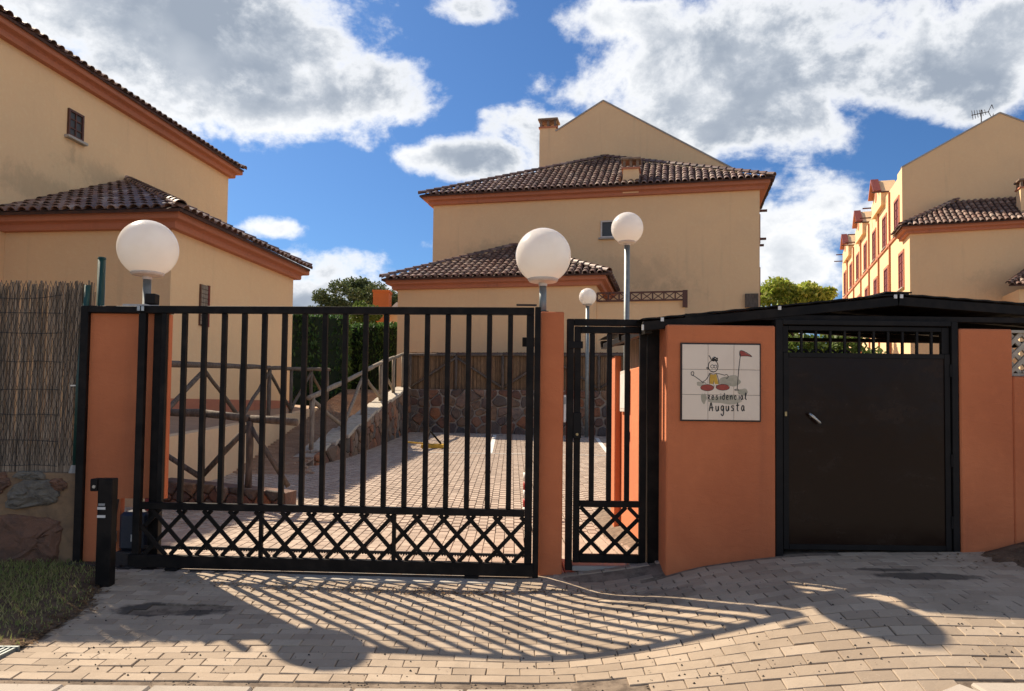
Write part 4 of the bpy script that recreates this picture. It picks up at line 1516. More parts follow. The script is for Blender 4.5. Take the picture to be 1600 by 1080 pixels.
# umbrella pine far behind
tree('pine_tree', 'broad dark green stone pine behind the hedge, seen over the left of the gate', (-12.0, 56, .5), (-12.4, 56, 8.6),
     lumpy((-11.6, 56, 9.35), (3.4, 2.6, 1.7), 26, 1.0, 3) + lumpy((-14.6, 56, 9.0), (1.4, 1.6, 1.4), 7, .62, 4) + lumpy((-9.6, 56, 9.0), (1.4, 1.4, .9), 6, .75, 5), 17000, .11, 'leaf_pine', None, 10, .25)
tree('round_tree', 'small bright green rounded tree beside the orange tower', (-9.5, 44, .5), (-9.5, 44, 6.6),
     lumpy((-9.4, 44, 6.7), (1.5, 1.2, .9), 10, .6, 8), 6000, .09, 'leaf_bright', None, 5, .15)
tree('broadleaf_tree', 'yellow green leafy tree in sun behind the black canopy', (16.0, 42, .5), (16.0, 42, 7.2),
     lumpy((15.4, 42, 7.0), (2.6, 2.0, 2.1), 24, .85, 11) + lumpy((17.2, 42, 7.4), (1.6, 1.6, 1.6), 10, .7, 12), 15000, .13, 'leaf_light', None, 9, .25)
tree('broadleaf_tree', 'green shrubby tree glimpsed through the door grille under the canopy', (9.4, 20.5, .5), (9.2, 20.5, 2.6),
     lumpy((9.0, 20.5, 2.6), (2.4, 1.2, 1.0), 14, .6, 21), 6000, .07, 'leaf_bright', None, 6, .1)


def hedge(label, poly, z0, z1f, n, group='clipped cypress hedges'):
    cx_ = sum(p[0] for p in poly) / len(poly); cy_ = sum(p[1] for p in poly) / len(poly)
    root = thing('hedge', (cx_, cy_, z0), label, 'hedge', group)
    vs = [(x_, y_, z0) for x_, y_ in poly] + [(x_, y_, z1f(x_, y_) - .08) for x_, y_ in poly]
    m_ = len(poly)
    MB().add(vs, [tuple(range(m_, 2 * m_))] + [(i, (i + 1) % m_, m_ + (i + 1) % m_, m_ + i) for i in range(m_)]).build('dark_core', 'hedge_core', root)  # solid near-black body filling the hedge inside its leaves
    Ps = []
    per = [Vector((poly[(i + 1) % m_][0] - poly[i][0], poly[(i + 1) % m_][1] - poly[i][1], 0)).length for i in range(m_)]
    for k in range(n):
        i = random.choices(range(m_), per)[0]
        t_ = random.random()
        x_ = poly[i][0] + (poly[(i + 1) % m_][0] - poly[i][0]) * t_
        y_ = poly[i][1] + (poly[(i + 1) % m_][1] - poly[i][1]) * t_
        zt3 = z1f(x_, y_)
        if random.random() < .22:
            z_ = zt3 + random.gauss(0, .05)
            t2 = random.random()
            x_ += (cx_ - x_) * t2; y_ += (cy_ - y_) * t2
        else:
            z_ = random.uniform(z0, zt3)
        cl = .06 * math.sin(x_ * 7 + z_ * .7) + .05 * math.sin(y_ * 6 + z_)
        Ps.append((x_ + random.gauss(0, .05) + cl * .5, y_ + random.gauss(0, .05) + cl, z_))
    quads_obj('foliage', leaf_quads(np.array(Ps), .085, 1.6, .4), 'leaf_hedge', root)


hedge('tall clipped cypress hedge at the corner of the left house', [(-8.2, 24.6), (-5.85, 26.0), (-6.6, 29.6), (-9.2, 29.0)], 1.2, lambda x_, y_: 4.52, 11000)
hedge('darker lower cypress hedge running across behind the path to the centre house', [(-6.7, 29.7), (-2.9, 29.0), (-2.9, 29.68), (-6.7, 30.6)], 1.2, lambda x_, y_: 4.6, 9000)

# ------------------------------------------------------------------ globe lamps
def globe_lamp(label, base, zc, r, rp_=.035):
    root = thing('globe_lamp', base, label, 'lamp post', 'white globe lamps')
    x_, y_, z0 = base
    zb_ = zc - r * .86
    prof = []
    for k in range(23):
        a = math.pi * k / 22
        z_ = r * math.cos(a)
        if z_ < -.86 * r:
            break
        prof.append((max(r * math.sin(a), 1e-4), z_))
    prof.append((r * .51, -.86 * r))
    MB().lathe((x_, y_, zc), prof[::-1], 40).build('globe', 'acrylic_white', root, smooth=True)
    MB().lathe((x_, y_, zb_), [(.001, .008), (r * .54, .008), (r * .55, -.006), (r * .50, -.022), (r * .20, -.034), (rp_ * 1.15, -.036), (rp_ * 1.15, -.06), (.001, -.06)][::-1], 28).build('collar', 'frame_white', root, smooth=False)
    MB().cyl((x_, y_, z0 - .05), (x_, y_, zb_ - .06), rp_, rp_ * .95, 16, True).build('pole', 'galvanised', root, smooth=True)
    return root


globe_lamp('large white globe lamp above the left gate pillar', (-3.445, 6.92, 0), 2.887, .268, .038)
globe_lamp('large white globe lamp rising behind the middle coral pillar', (.264, 6.50, 2.28), 2.781, .2445, .033)
globe_lamp('mid distance white globe lamp on a tall pole just left of the canopy', (1.934, 12.5, H(1.9, 12.5)), 4.50, .272, .05)
globe_lamp('smallest and farthest white globe lamp on a slim pole at the back wall', (2.33, 22.95, H(2.3, 22.95)), 4.88, .27, .06)

# ------------------------------------------------------------------ left side: stone wall, reed fence
wall_l = thing('stone_wall', (-4.4, 6.75, 0), 'boundary wall of big brown and green stones with tan mortar under the reed fence', 'stone wall')
MB().box(-9.0, -3.86, 6.645, 7.0, -.1, .80, .02).build('mortar_core', 'mortar', wall_l)
mf = MB()
for j in range(25):
    for i in range(61):
        fx, fz = i / 60, j / 24
        edge = min(1, 6 * (1 - fx), 6 * (1 - fz), 6 * fx)
        mf.v.append((-6.0 + 2.135 * fx, 6.640 - edge * (.012 + random.uniform(-.010, .012) + .010 * math.sin(fx * 31) * math.sin(fz * 13)), -.08 + .88 * fz))
for j in range(24):
    for i in range(60):
        mf.f.append((j * 61 + i, j * 61 + i + 1, (j + 1) * 61 + i + 1, (j + 1) * 61 + i))
mf.build('mortar_face', 'mortar', wall_l, smooth=True)


def face_stone(poly, mat, d, z=None):
    cx_ = sum(p[0] for p in poly) / len(poly); cz_ = sum(p[1] for p in poly) / len(poly)
    ring = []
    n0_ = len(poly)
    for i in range(n0_):
        p, q = poly[i], poly[(i + 1) % n0_]
        for t_ in (.12, .38, .62, .88):
            ring.append((p[0] + (q[0] - p[0]) * t_ + random.uniform(-.012, .012), p[1] + (q[1] - p[1]) * t_ + random.uniform(-.012, .012)))
    n = len(ring); V_ = []
    LV = ((1.03, .02), (.99, -d * .35), (.90, -d * .62), (.70, -d * .8), (.48, -d * .9), (.24, -d))
    for kk, dd in LV:
        for p in ring:
            V_.append((cx_ + (p[0] - cx_) * kk + random.uniform(-.008, .008), 6.63 + dd + random.uniform(-.011, .011), cz_ + (p[1] - cz_) * kk))
    F_ = [(lv * n + (i + 1) % n, lv * n + i, (lv + 1) * n + i, (lv + 1) * n + (i + 1) % n) for lv in range(5) for i in range(n)]
    F_.append(tuple(5 * n + i for i in range(n)))
    return MB().add(V_, F_).build('stone', mat, wall_l)


face_stone([(-4.62, .44), (-4.05, .40), (-3.98, .30), (-4.02, .06), (-4.10, -.05), (-4.62, -.06)], 'stone_brown', .045)
face_stone([(-4.50, .62), (-4.36, .74), (-4.12, .74), (-4.02, .62), (-4.06, .52), (-4.48, .48)], 'stone_green', .05)
face_stone([(-4.42, .80), (-4.2, .82), (-4.14, .76), (-4.3, .745), (-4.44, .76)], 'stone_green', .03)
face_stone([(-4.72, .80), (-4.50, .80), (-4.46, .70), (-4.56, .60), (-4.76, .62)], 'stone_brown', .04)
face_stone([(-4.10, .76), (-3.98, .74), (-3.95, .67), (-4.04, .64), (-4.10, .68)], 'stone_brown', .03)
face_stone([(-5.3, .78), (-4.8, .78), (-4.78, .50), (-5.0, .44), (-5.35, .5)], 'stone_green', .04)
face_stone([(-6.4, .74), (-5.6, .76), (-5.5, .40), (-5.9, .3), (-6.5, .36)], 'stone_brown', .04)
face_stone([(-6.5, .28), (-5.6, .30), (-5.5, .0), (-6.4, -.02)], 'stone_green', .04)
face_stone([(-7.6, .72), (-6.7, .74), (-6.6, .10), (-7.5, .04)], 'stone_brown', .05)
face_stone([(-5.4, .42), (-4.70, .46), (-4.68, .0), (-5.3, -.02)], 'stone_brown', .05)

rfn = thing('reed_fence', (-4.4, 6.72, .8), 'old grey reed screen tied to green wire mesh on the stone wall at left', 'reed fence')
b = MB()
for layer in range(2):
    a = -8.9
    while a < -3.87:
        w = random.uniform(.006, .012)
        lean = random.gauss(.03, .035)
        z0_ = .80; z1_ = 2.52 + random.uniform(-.09, .03)
        d_ = .012 * layer
        b.bar((a, 6.735 + d_, z0_), (a + lean, 6.735 + d_ + random.uniform(-.01, .01), z1_), w, w, (1, 0, 0))
        a += w * random.uniform(.95, 1.5)
b.build('reed', 'reed', rfn, kind='stuff')
b = MB()
for k in range(24):                                   # twisted wire mesh
    z_ = .86 + k * .07
    n = 112
    for i in range(n):
        x0_ = -8.9 + i * .045 + (.0225 if k % 2 else 0)
        if x0_ > -3.95:
            continue
        b.bar((x0_, 6.712, z_), (x0_ + .0225, 6.712, z_ + .07), .0026, .0026)
        b.bar((x0_, 6.709, z_), (x0_ - .0225, 6.709, z_ + .07), .0026, .0026)
for z_ in (.86, 1.08, 1.32, 1.55, 1.80, 2.06, 2.24, 2.42):
    pts = [(-8.9 + .2 * i, 6.705, z_ + random.uniform(-.008, .008) + (.05 * ((i - 21) / 3.5) ** 2 - .05 if z_ > 2.4 and i > 17 else 0)) for i in range(25)]
    b.tube(pts, [.003] * len(pts), 5, False)
b.build('wire_mesh', 'wire', rfn)
MB().tube([(-3.925, 6.69, .78), (-3.92, 6.69, 1.6), (-3.87, 6.69, 2.50)], [.026, .026, .026], 12).build('brace_post', 'green_paint', rfn, smooth=True)
MB().cyl((-3.80, 6.78, 0.2), (-3.80, 6.78, 2.76), .034, n=14).build('post', 'green_paint', rfn, smooth=True)
MB().cyl((-3.80, 6.78, 2.76), (-3.80, 6.78, 2.775), .038, .03, 14).build('post_cap', 'green_paint', rfn)
MB().cyl((-3.93, 6.69, .80), (-3.93, 6.69, .87), .05, .03, 8).build('post_foot', 'concrete_pale', rfn)
MB().bar((-3.99, 6.685, 1.585), (-3.83, 6.70, 1.59), .012, .012).build('clamp', 'steel_bright', rfn)

# ------------------------------------------------------------------ left gate pillar
pil = thing('gate_pillar', (-3.45, 6.7, 0), 'broad coral rendered panel pillar with black steel edging left of the sliding gate', 'pillar')
pts = [(-3.79, .01), (-3.47, .01), (-3.47, .585), (-3.085, .585), (-3.085, 2.235), (-3.79, 2.235)]
MB().slab([(x_, 6.62, z_) for x_, z_ in pts], (0, .07, 0)).build('wall', 'stucco_coral', pil)
MB().box(-3.862, -3.792, 6.58, 6.68, 0.0, 2.30, .004).build('steel_edge', 'steel_black', pil)
MB().box(-3.790, -3.06, 6.57, 6.66, 2.238, 2.30, .004).build('steel_top', 'steel_black', pil)
MB().box(-3.90, -3.40, 6.50, 6.66, -.02, .025, .006).build('base_plate', 'iron_dark', pil)
MB().box(-3.50, -3.18, 6.60, 6.62, 2.302, 2.322).build('cap', 'frame_white', pil)

gp_ = thing('guide_post', (-3.10, 6.55, 0), 'black steel guide post with a square cap behind the left end of the sliding gate', 'post')
MB().box(-3.165, -3.075, 6.50, 6.575, 0, 2.29, .004).build('post', 'steel_black', gp_)
MB().box(-3.205, -3.115, 6.40, 6.49, 2.30, 2.39, .006).build('cap', 'steel_edge', gp_)
for s in (0, 1):
    MB().cyl((-3.245 + s * .035, 6.385, 2.235), (-3.245 + s * .035, 6.385, 2.275), .014, n=10).build('roller', 'steel_bright', gp_)

gm = thing('gate_motor', (-3.33, 6.6, 0), 'dark blue sliding gate motor housing beside the gate end', 'gate motor')
MB().box(-3.45, -3.19, 6.55, 6.80, .13, .47, .03).build('housing', 'motor_dark', gm)
MB().box(-3.47, -3.17, 6.53, 6.82, .0, .128, .01).build('base', 'iron_dark', gm)
MB().box(-3.33, -3.25, 6.538, 6.548, .22, .28).build('label_plate', 'frame_white', gm)
MB().box(-3.26, -3.20, 6.62, 6.74, .475, .60, .01).build('reflector', 'red_plastic', gm)

fp = thing('photocell_post', (-3.2, 5.92, 0), 'short black photocell bollard with white stickers in front of the left pillar', 'bollard')
MB().box(-3.268, -3.152, 5.88, 5.97, -.06, .835, .006).build('post', 'steel_black', fp)
MB().box(-3.325, -3.270, 5.87, 5.975, .735, .833, .006).build('sensor_head', 'steel_edge', fp)
MB().cyl((-3.29, 5.872, .772), (-3.29, 5.862, .772), .013, n=12).build('lens', 'steel_bright', fp)
MB().box(-3.262, -3.20, 5.873, 5.8785, .592, .612).build('sticker', 'white_plastic', fp)
MB().box(-3.262, -3.198, 5.873, 5.8785, .528, .548).build('sticker', 'white_plastic', fp)
MB().box(-3.255, -3.205, 5.874, 5.8788, .622, .640).build('sticker', 'grey_plastic', fp)
ow = thing('outlet_box', (-3.5, 6.58, .2), 'small pale socket box on the coral pillar behind the bollard', 'socket box')
MB().box(-3.56, -3.49, 6.57, 6.618, .20, .30, .006).build('box', 'lattice_stone', ow)
MB().tube([(-3.52, 6.60, .29), (-3.50, 6.60, .42), (-3.48, 6.60, .58)], [.008] * 3, 6).build('conduit', 'iron_dark', ow)

# ------------------------------------------------------------------ sliding gate
gd = Vector((3.50, -.20, 0)).normalized()
gn = Vector((gd.y, -gd.x, 0))
G0 = Vector((-3.262, 6.45, 0))


def g(x_, z_, d=0):
    """point on the gate plane at world x"""
    t_ = (x_ - G0.x) / gd.x
    return G0 + gd * t_ + gn * d + Z * z_


sg = thing('sliding_gate', (-1.5, 6.36, 0), 'black steel sliding vehicle gate with upright bars over a crisscross lattice', 'gate')


def hbar(x0, x1, z0_, z1_, th, name, parent, d=0.0, mat='steel_black', bev=.003):
    a_, b_ = g(x0, 0, d), g(x1, 0, d)
    L = (b_ - a_).length
    return MB().obox((a_ + b_) / 2 + Z * (z0_ + z1_) / 2, gd, -gn, Z, L, th, z1_ - z0_, bev).build(name, mat, parent)


hbar(-3.262, .182, 2.222, 2.285, .05, 'top_rail', sg)
hbar(-3.262, -3.200, .132, 2.220, .05, 'stile', sg)
hbar(.120, .182, .132, 2.220, .05, 'stile', sg)
hbar(-3.198, .118, .520, .580, .05, 'mid_rail', sg)
hbar(-3.290, .200, .024, .130, .06, 'bottom_rail', sg)
for k in range(18):
    x_ = -3.035 + k * .1775
    hbar(x_ - .021, x_ + .021, .582, 2.220, .04, 'bar', sg)
for x_ in (-2.135, -.985):
    hbar(x_ - .016, x_ + .016, .132, .518, .036, 'lattice_post', sg)


def lattice(x0, x1, z0_, z1_, x_ref, z_ref, period, slope, place, parent, w=.034, th=.014):
    """flat bars crossing both ways, clipped to the panel; place(x, z, d) gives a point"""
    for sgn, d in ((1, -.008), (-1, .008)):
        k = -60
        while k < 60:
            xr = x_ref + k * period
            k += 1
            # line z = z_ref + sgn*slope*(x - xr)
            xa = xr + (z0_ - z_ref) / (sgn * slope); xb = xr + (z1_ - z_ref) / (sgn * slope)
            lo, hi = min(xa, xb), max(xa, xb)
            lo2, hi2 = max(lo, x0), min(hi, x1)
            if hi2 - lo2 < .03:
                continue
            zl = z_ref + sgn * slope * (lo2 - xr); zh = z_ref + sgn * slope * (hi2 - xr)
            MB().bar(place(lo2, zl, d), place(hi2, zh, d), w, th, Z).build('lattice_bar', 'steel_black', parent)


lattice(-3.198, .118, .131, .519, -2.04, .360, .2275, 1.08, g, sg)
# toothed rack behind
rk = MB()
a_, b_ = g(-3.2, .185, -.06), g(.118, .185, -.06)
rk.bar(a_, b_, .022, .02, Z)
L = (b_ - a_).length
nt = 150
for k in range(nt):
    p = a_.lerp(b_, (k + .5) / nt)
    rk.obox(p - Z * .015, gd, gn, Z, .011, .02, .009)
rk.build('gear_rack', 'iron_dark', sg)
for x_ in (-2.9, -.32):
    c_ = g(x_, .045, 0)
    MB().cyl(c_ - gn * .02, c_ + gn * .02, .042, n=18).build('wheel', 'iron_dark', sg)
    hbar(x_ - .06, x_ + .06, .0, .022, .074, 'wheel_guard', sg)

trk = thing('gate_track', tuple(g(-1.2, 0)), 'flat steel ground rail along which the sliding gate runs', 'rail')
MB().bar(g(-3.4, .004), g(.4, .004), .012, .05, Z).build('track', 'iron_dark', trk)
MB().bar(g(-3.4, -.012, .0), g(.35, -.012, .0), .02, .34, Z).build('track_bed', 'concrete_pale', trk)

cpst = thing('catch_post', (.215, 6.27, 0), 'slim black steel post where the sliding gate closes against the middle pillar', 'post')
MB().box(.190, .238, 6.235, 6.30, .0, 2.29, .003).build('post', 'steel_black', cpst)
MB().box(.085, .19, 6.33, 6.36, 1.96, 2.04, .004).build('catch', 'steel_black', cpst)
MB().box(.03, .20, 6.17, 6.205, 2.292, 2.305).build('top_plate', 'iron_dark', cpst)

p2 = thing('gate_pillar', (.34, 6.4, 0), 'slim coral rendered pillar between the sliding gate and the walk gate', 'pillar')
MB().box(.241, .441, 6.31, 7.06, -.08, 2.262, .008).build('shaft', 'stucco_coral', p2)
MB().box(.214, .314, 6.45, 6.55, 2.263, 2.285).build('lamp_foot', 'iron_dark', p2)
ic = thing('intercom', (.456, 6.34, 1.4), 'small white intercom unit on the side of the slim coral pillar', 'intercom')
MB().box(.4425, .466, 6.325, 6.40, 1.315, 1.55, .006).build('case', 'white_plastic', ic)
MB().box(.444, .463, 6.3215, 6.3245, 1.47, 1.53).build('speaker_grille', 'grey_plastic', ic)

# ------------------------------------------------------------------ pedestrian gate
pg = thing('pedestrian_gate', (.85, 6.37, .1), 'narrow black steel walk gate with three bars and a lattice foot', 'gate')
Y0, Y1 = 6.34, 6.39
MB().box(.470, .528, 6.33, 6.40, .06, 2.205, .003).build('frame_post', 'steel_black', pg)
MB().box(1.165, 1.266, 6.312, 6.40, .06, 2.205, .003).build('frame_post', 'steel_black', pg)
MB().box(.529, 1.164, 6.335, 6.395, 2.150, 2.206, .003).build('frame_head', 'steel_black', pg)
MB().box(.536, .590, Y0, Y1, .125, 2.142, .003).build('stile', 'steel_black', pg)
MB().box(1.098, 1.156, Y0, Y1, .125, 2.142, .003).build('stile', 'steel_black', pg)
MB().box(.592, 1.096, Y0, Y1, 2.085, 2.142, .003).build('top_rail', 'steel_black', pg)
MB().box(.592, 1.096, Y0, Y1, .595, .648, .003).build('mid_rail', 'steel_black', pg)
MB().box(.592, 1.096, Y0, Y1, .125, .195, .003).build('bottom_rail', 'steel_black', pg)
for x_ in (.690, .838, .993):
    MB().box(x_ - .021, x_ + .021, 6.347, 6.387, .650, 2.083, .003).build('bar', 'steel_black', pg)
lattice(.592, 1.096, .196, .594, .795, .398, .205, 1.0, lambda x_, z_, d: Vector((x_, 6.365 - d, z_)), pg)
MB().box(.528, .596, 6.325, 6.402, 1.18, 1.40, .004).build('lock_box', 'steel_edge', pg)
MB().cyl((.56, 6.322, 1.215), (.56, 6.30, 1.215), .012, n=10).build('keyhole', 'brass', pg)
MB().box(.475, .605, 6.318, 6.328, 1.95, 2.01, .003).build('closer', 'steel_edge', pg)
MB().box(.53, 1.165, 6.33, 6.50, .055, .098, .006).build('threshold', 'concrete_pale', pg)

# ------------------------------------------------------------------ bin shelter with black canopy
bs_ = thing('bin_shelter', (3.0, 7.4, .2), 'coral walled bin shelter with a black gabled canopy and black steel door', 'shelter')
WT = 2.128
MB().box(1.256, 2.140, 6.0, 6.305, -.1, WT, .01).build('wall', 'stucco_coral', bs_)
MB().box(3.640, 4.070, 6.0, 6.18, -.1, WT - .004, .01).build('wall', 'stucco_coral', bs_)
MB().box(4.071, 5.6, 6.0, 6.18, -.1, 1.74, .01).build('wall', 'stucco_coral', bs_)
MB().box(1.274, 1.45, 6.31, 8.9, -.1, 1.86, .01).build('wall', 'stucco_coral', bs_)
MB().box(1.20, 1.273, 8.60, 8.9, -.1, 2.05, .01).build('wall', 'stucco_coral', bs_)
MB().box(1.451, 5.6, 8.75, 8.93, -.1, 1.86, .01).build('wall', 'stucco_coral', bs_)
MB().box(2.75, 5.6, 8.76, 8.92, 1.861, 2.11, .01).build('wall', 'stucco_coral', bs_)  # upper piece added to keep the view through the grille dark
MB().box(5.45, 5.6, 6.19, 8.74, -.1, 1.9, .01).build('wall', 'stucco_coral', bs_)
b = MB()
y_ = 6.25
while y_ < 8.55:
    b.box(1.30, 1.318, y_, y_ + .016, 1.86, 2.20 + random.uniform(-.03, .02)); y_ += .019
b.build('reed_infill', 'reed', bs_, kind='stuff')
# lattice block at the right
lb = MB()
for zz_ in (1.745, 2.10):
    lb.box(4.072, 5.3, 6.05, 6.13, zz_, zz_ + .022)
lb.box(4.072, 4.09, 6.05, 6.13, 1.768, 2.099)
lb_o = lb.build('lattice_block', 'lattice_stone', bs_)
for sgn, d in ((1, .0), (-1, .012)):
    for k in range(-4, 14):
        xr = 4.09 + k * .115
        xa, xb = (xr, xr + .33)
        za, zb2 = (1.768, 2.099) if sgn > 0 else (2.099, 1.768)
        lo, hi = max(xa, 4.09), min(xb, 5.3)
        if hi - lo < .03:
            continue
        f0, f1 = (lo - xa) / (xb - xa), (hi - xa) / (xb - xa)
        MB().bar((lo, 6.075 + d, za + (zb2 - za) * f0), (hi, 6.075 + d, za + (zb2 - za) * f1), .034, .022, (0, 0, 1)).build('lattice_bar', 'lattice_stone', lb_o)
# steel corner post


# roof: two corrugated sheets on rafters
AP = (3.175, 2.387); LE = (1.067, 2.153); RE = (5.9, 2.212)
YF, YB = 6.06, 9.15
for (p, q, nm) in ((LE, AP, 12), (AP, RE, 16)):
    b = MB()
    nseg = nm * 6
    top = []
    for i in range(nseg + 1):
        t_ = i / nseg
        x_ = p[0] + (q[0] - p[0]) * t_
        z_ = p[1] + (q[1] - p[1]) * t_ + .0022 * math.sin(t_ * nm * 2 * math.pi)
        top.append((x_, z_))
    vs = []
    for (yy_, rise) in ((YF, 0), (YB, .10)):
        for (x_, z_) in top:
            vs.append((x_, yy_, z_ + .030 + rise))
        for (x_, z_) in top:
            vs.append((x_, yy_, z_ + .018 + rise))
    m_ = nseg + 1
    fs = []
    for i in range(nseg):
        fs += [(i, i + 1, 2 * m_ + i + 1, 2 * m_ + i), (m_ + i + 1, m_ + i, 3 * m_ + i, 3 * m_ + i + 1), (i + 1, i, m_ + i, m_ + i + 1)]
    b.add(vs, fs)
    b.build('roof_sheet', 'roof_black', bs_)
MB().bar((AP[0], YF - .005, AP[1] + .036), (AP[0], YB, AP[1] + .136), .012, .22, Z).build('ridge_cap', 'roof_black', bs_)
for yy_ in (6.092, 7.5, 9.0):
    rz = (yy_ - YF) / (YB - YF) * .10
    for (p, q) in ((LE, AP), (AP, RE)):
        MB().bar((p[0] + .01, yy_, p[1] - .035 + rz), (q[0], yy_, q[1] - .035 + rz), .075, .06, Z, .003).build('rafter', 'steel_black', bs_)
    MB().bar((1.42, yy_ + .002, 2.205 + rz), (5.6, yy_ + .002, 2.205 + rz), .045, .05, Z, .003).build('tie_beam', 'steel_black', bs_)
for (x_, z_) in ((1.13, 2.125), (5.7, 2.165)):
    MB().bar((x_, YF + .06, z_ - .03), (x_, YB, z_ + .07), .06, .06, Z, .003).build('eaves_beam', 'steel_black', bs_)
for (x_, rz_) in ((1.23, 0), (2.195, 0), (3.15, 0), (3.20, 0)):
    t_ = (x_ - LE[0]) / (AP[0] - LE[0])
    z_ = LE[1] + (AP[1] - LE[1]) * min(t_, 1)
    MB().box(x_ - .013, x_ + .013, YF - .008, YF - .001, z_ - .012, z_ + .02, .003).build('clip', 'white_plastic', bs_)
MB().box(1.062, 1.078, YF - .012, YF - .001, 2.085, 2.13).build('clip', 'white_plastic', bs_)
# rear bits visible through the grille
MB().cyl((1.6, 8.6, 2.15), (4.9, 8.6, 2.02), .016, n=8).build('tie_rod', 'steel_bright', bs_)
MB().cyl((1.6, 8.55, 2.26), (3.2, 8.55, 2.30), .012, n=8).build('tie_rod', 'steel_bright', bs_)

# door
dr = MB().box(2.213, 3.575, 6.035, 6.075, .318, 1.915, .004).build('door', 'door_sheet', bs_)
MB().box(2.147, 2.205, 6.01, 6.12, .26, 2.178, .003).build('door_frame', 'steel_edge', bs_)
MB().box(3.583, 3.634, 6.01, 6.12, .26, 2.178, .003).build('door_frame', 'steel_edge', bs_)
MB().box(2.207, 3.581, 6.012, 6.118, 2.142, 2.180, .003).build('door_frame', 'steel_edge', bs_)
for (x0, x1, z0_, z1_) in ((2.213, 2.258, 1.917, 2.134), (3.515, 3.575, 1.917, 2.134), (2.26, 3.513, 2.098, 2.134)):
    MB().box(x0, x1, 6.035, 6.075, z0_, z1_, .002).build('grille_frame', 'steel_edge', dr)
for (x0, x1, z0_, z1_) in ((2.213, 2.258, .318, 1.915), (3.530, 3.575, .318, 1.915), (2.26, 3.528, 1.875, 1.915), (2.26, 3.528, .318, .36)):
    MB().box(x0, x1, 6.024, 6.0345, z0_, z1_, .003).build('rim', 'steel_edge', dr)
for k in range(10):
    x_ = 2.372 + k * .1185
    MB().box(x_ - .009, x_ + .009, 6.045, 6.065, 1.917, 2.098).build('grille_bar', 'steel_edge', dr)
for k in range(5):
    pts = []
    for i in range(9):
        a_ = math.pi * i / 8
        pts.append((2.29 + k * .115 + .05 * math.cos(a_) + .0, 6.11, 1.90 + .045 * math.sin(a_)))
    MB().tube(pts, [.010] * 9, 6).build('scroll', 'steel_edge', dr)
MB().box(2.43, 2.452, 6.012, 6.0345, 1.385, 1.40).build('handle_base', 'steel_bright', dr)
MB().tube([(2.415, 6.005, 1.418), (2.44, 5.995, 1.395), (2.495, 5.99, 1.345), (2.505, 6.0, 1.335)], [.011, .013, .011, .008], 8).build('handle', 'steel_bright', dr, smooth=True)
MB().box(2.222, 2.240, 6.015, 6.0238, 1.395, 1.43).build('lock', 'brass', dr)
for z_ in (1.78, 1.05, .55):
    MB().cyl((3.579, 6.022, z_ - .05), (3.579, 6.022, z_ + .05), .010, n=8).build('hinge', 'steel_edge', dr)

# notice case on the inner side wall
nb = thing('notice_board', (1.25, 8.25, 1.6), 'white framed notice case on the sunlit coral wall behind the walk gate', 'notice board')
MB().box(1.243, 1.266, 7.95, 8.5, 1.40, 1.86, .004).build('frame', 'frame_white', nb)
MB().box(1.240, 1.2425, 7.99, 8.46, 1.44, 1.82).build('pane', 'white_plastic', nb)
sb = thing('switch_box', (1.255, 8.1, 1.15), 'pair of small grey switch plates on the sunlit coral wall', 'switch')
for s in (0, 1):
    MB().box(1.255, 1.267, 7.95 + s * .22, 8.02 + s * .22, 1.10, 1.20, .003).build('plate', 'lattice_stone', sb)

# ------------------------------------------------------------------ ceramic sign
SW, SX, SZ = .628, 1.377, 1.968            # width, left x, top z
sg_ = thing('tile_sign', (SX + SW / 2, 5.98, 1.65), 'square cream ceramic sign with a childlike golfer drawing and handwritten name on the coral wall', 'sign')
SH = .612
YS = 5.984
MB().box(SX - .012, SX + SW + .012, YS + .001, 5.999, SZ - SH - .012, SZ + .012, .002).build('backing', 'iron_dark', sg_)
cols = [0, .333, .667, 1.0]; rows_ = [0, .333, .667, 1.0]
for i in range(3):
    for j in range(3):
        MB().box(SX + SW * cols[i] + .0012, SX + SW * cols[i + 1] - .0012, YS - .008, YS, SZ - SH * rows_[j + 1] + .0012, SZ - SH * rows_[j] - .0012, .0015).build('tile', 'tile_cream', sg_)
SF = YS - .008


def sp(zx, zy, d=0):
    return Vector((SX + (zx - 125) / 915.0 * SW, SF - .0006 - d, SZ - (zy - 90) / 895.0 * SH))


def smooth_line(pts, k=6):
    if len(pts) < 3:
        return pts
    out_ = []
    P = [pts[0]] + list(pts) + [pts[-1]]
    for i in range(1, len(P) - 2):
        for j in range(k):
            t_ = j / k
            q = []
            for c_ in (0, 1):
                p0, p1, p2_, p3 = P[i - 1][c_], P[i][c_], P[i + 1][c_], P[i + 2][c_]
                q.append(.5 * (2 * p1 + (p2_ - p0) * t_ + (2 * p0 - 5 * p1 + 4 * p2_ - p3) * t_ ** 2 + (3 * p1 - p0 - 3 * p2_ + p3) * t_ ** 3))
            out_.append(tuple(q))
    out_.append(pts[-1])
    return out_


def stroke(mbq, pts, w, smooth_=True, d=.0004):
    pts = smooth_line(pts) if smooth_ else pts
    n = len(pts)
    vs = []
    for i, p in enumerate(pts):
        a_ = pts[max(i - 1, 0)]; b_ = pts[min(i + 1, n - 1)]
        tx, ty = b_[0] - a_[0], b_[1] - a_[1]
        l_ = math.hypot(tx, ty) or 1
        nx_, ny_ = -ty / l_ * w / 2, tx / l_ * w / 2
        vs += [sp(p[0] + nx_, p[1] + ny_, d), sp(p[0] - nx_, p[1] - ny_, d)]
    mbq.add(vs, [(2 * i, 2 * i + 1, 2 * i + 3, 2 * i + 2) for i in range(n - 1)])


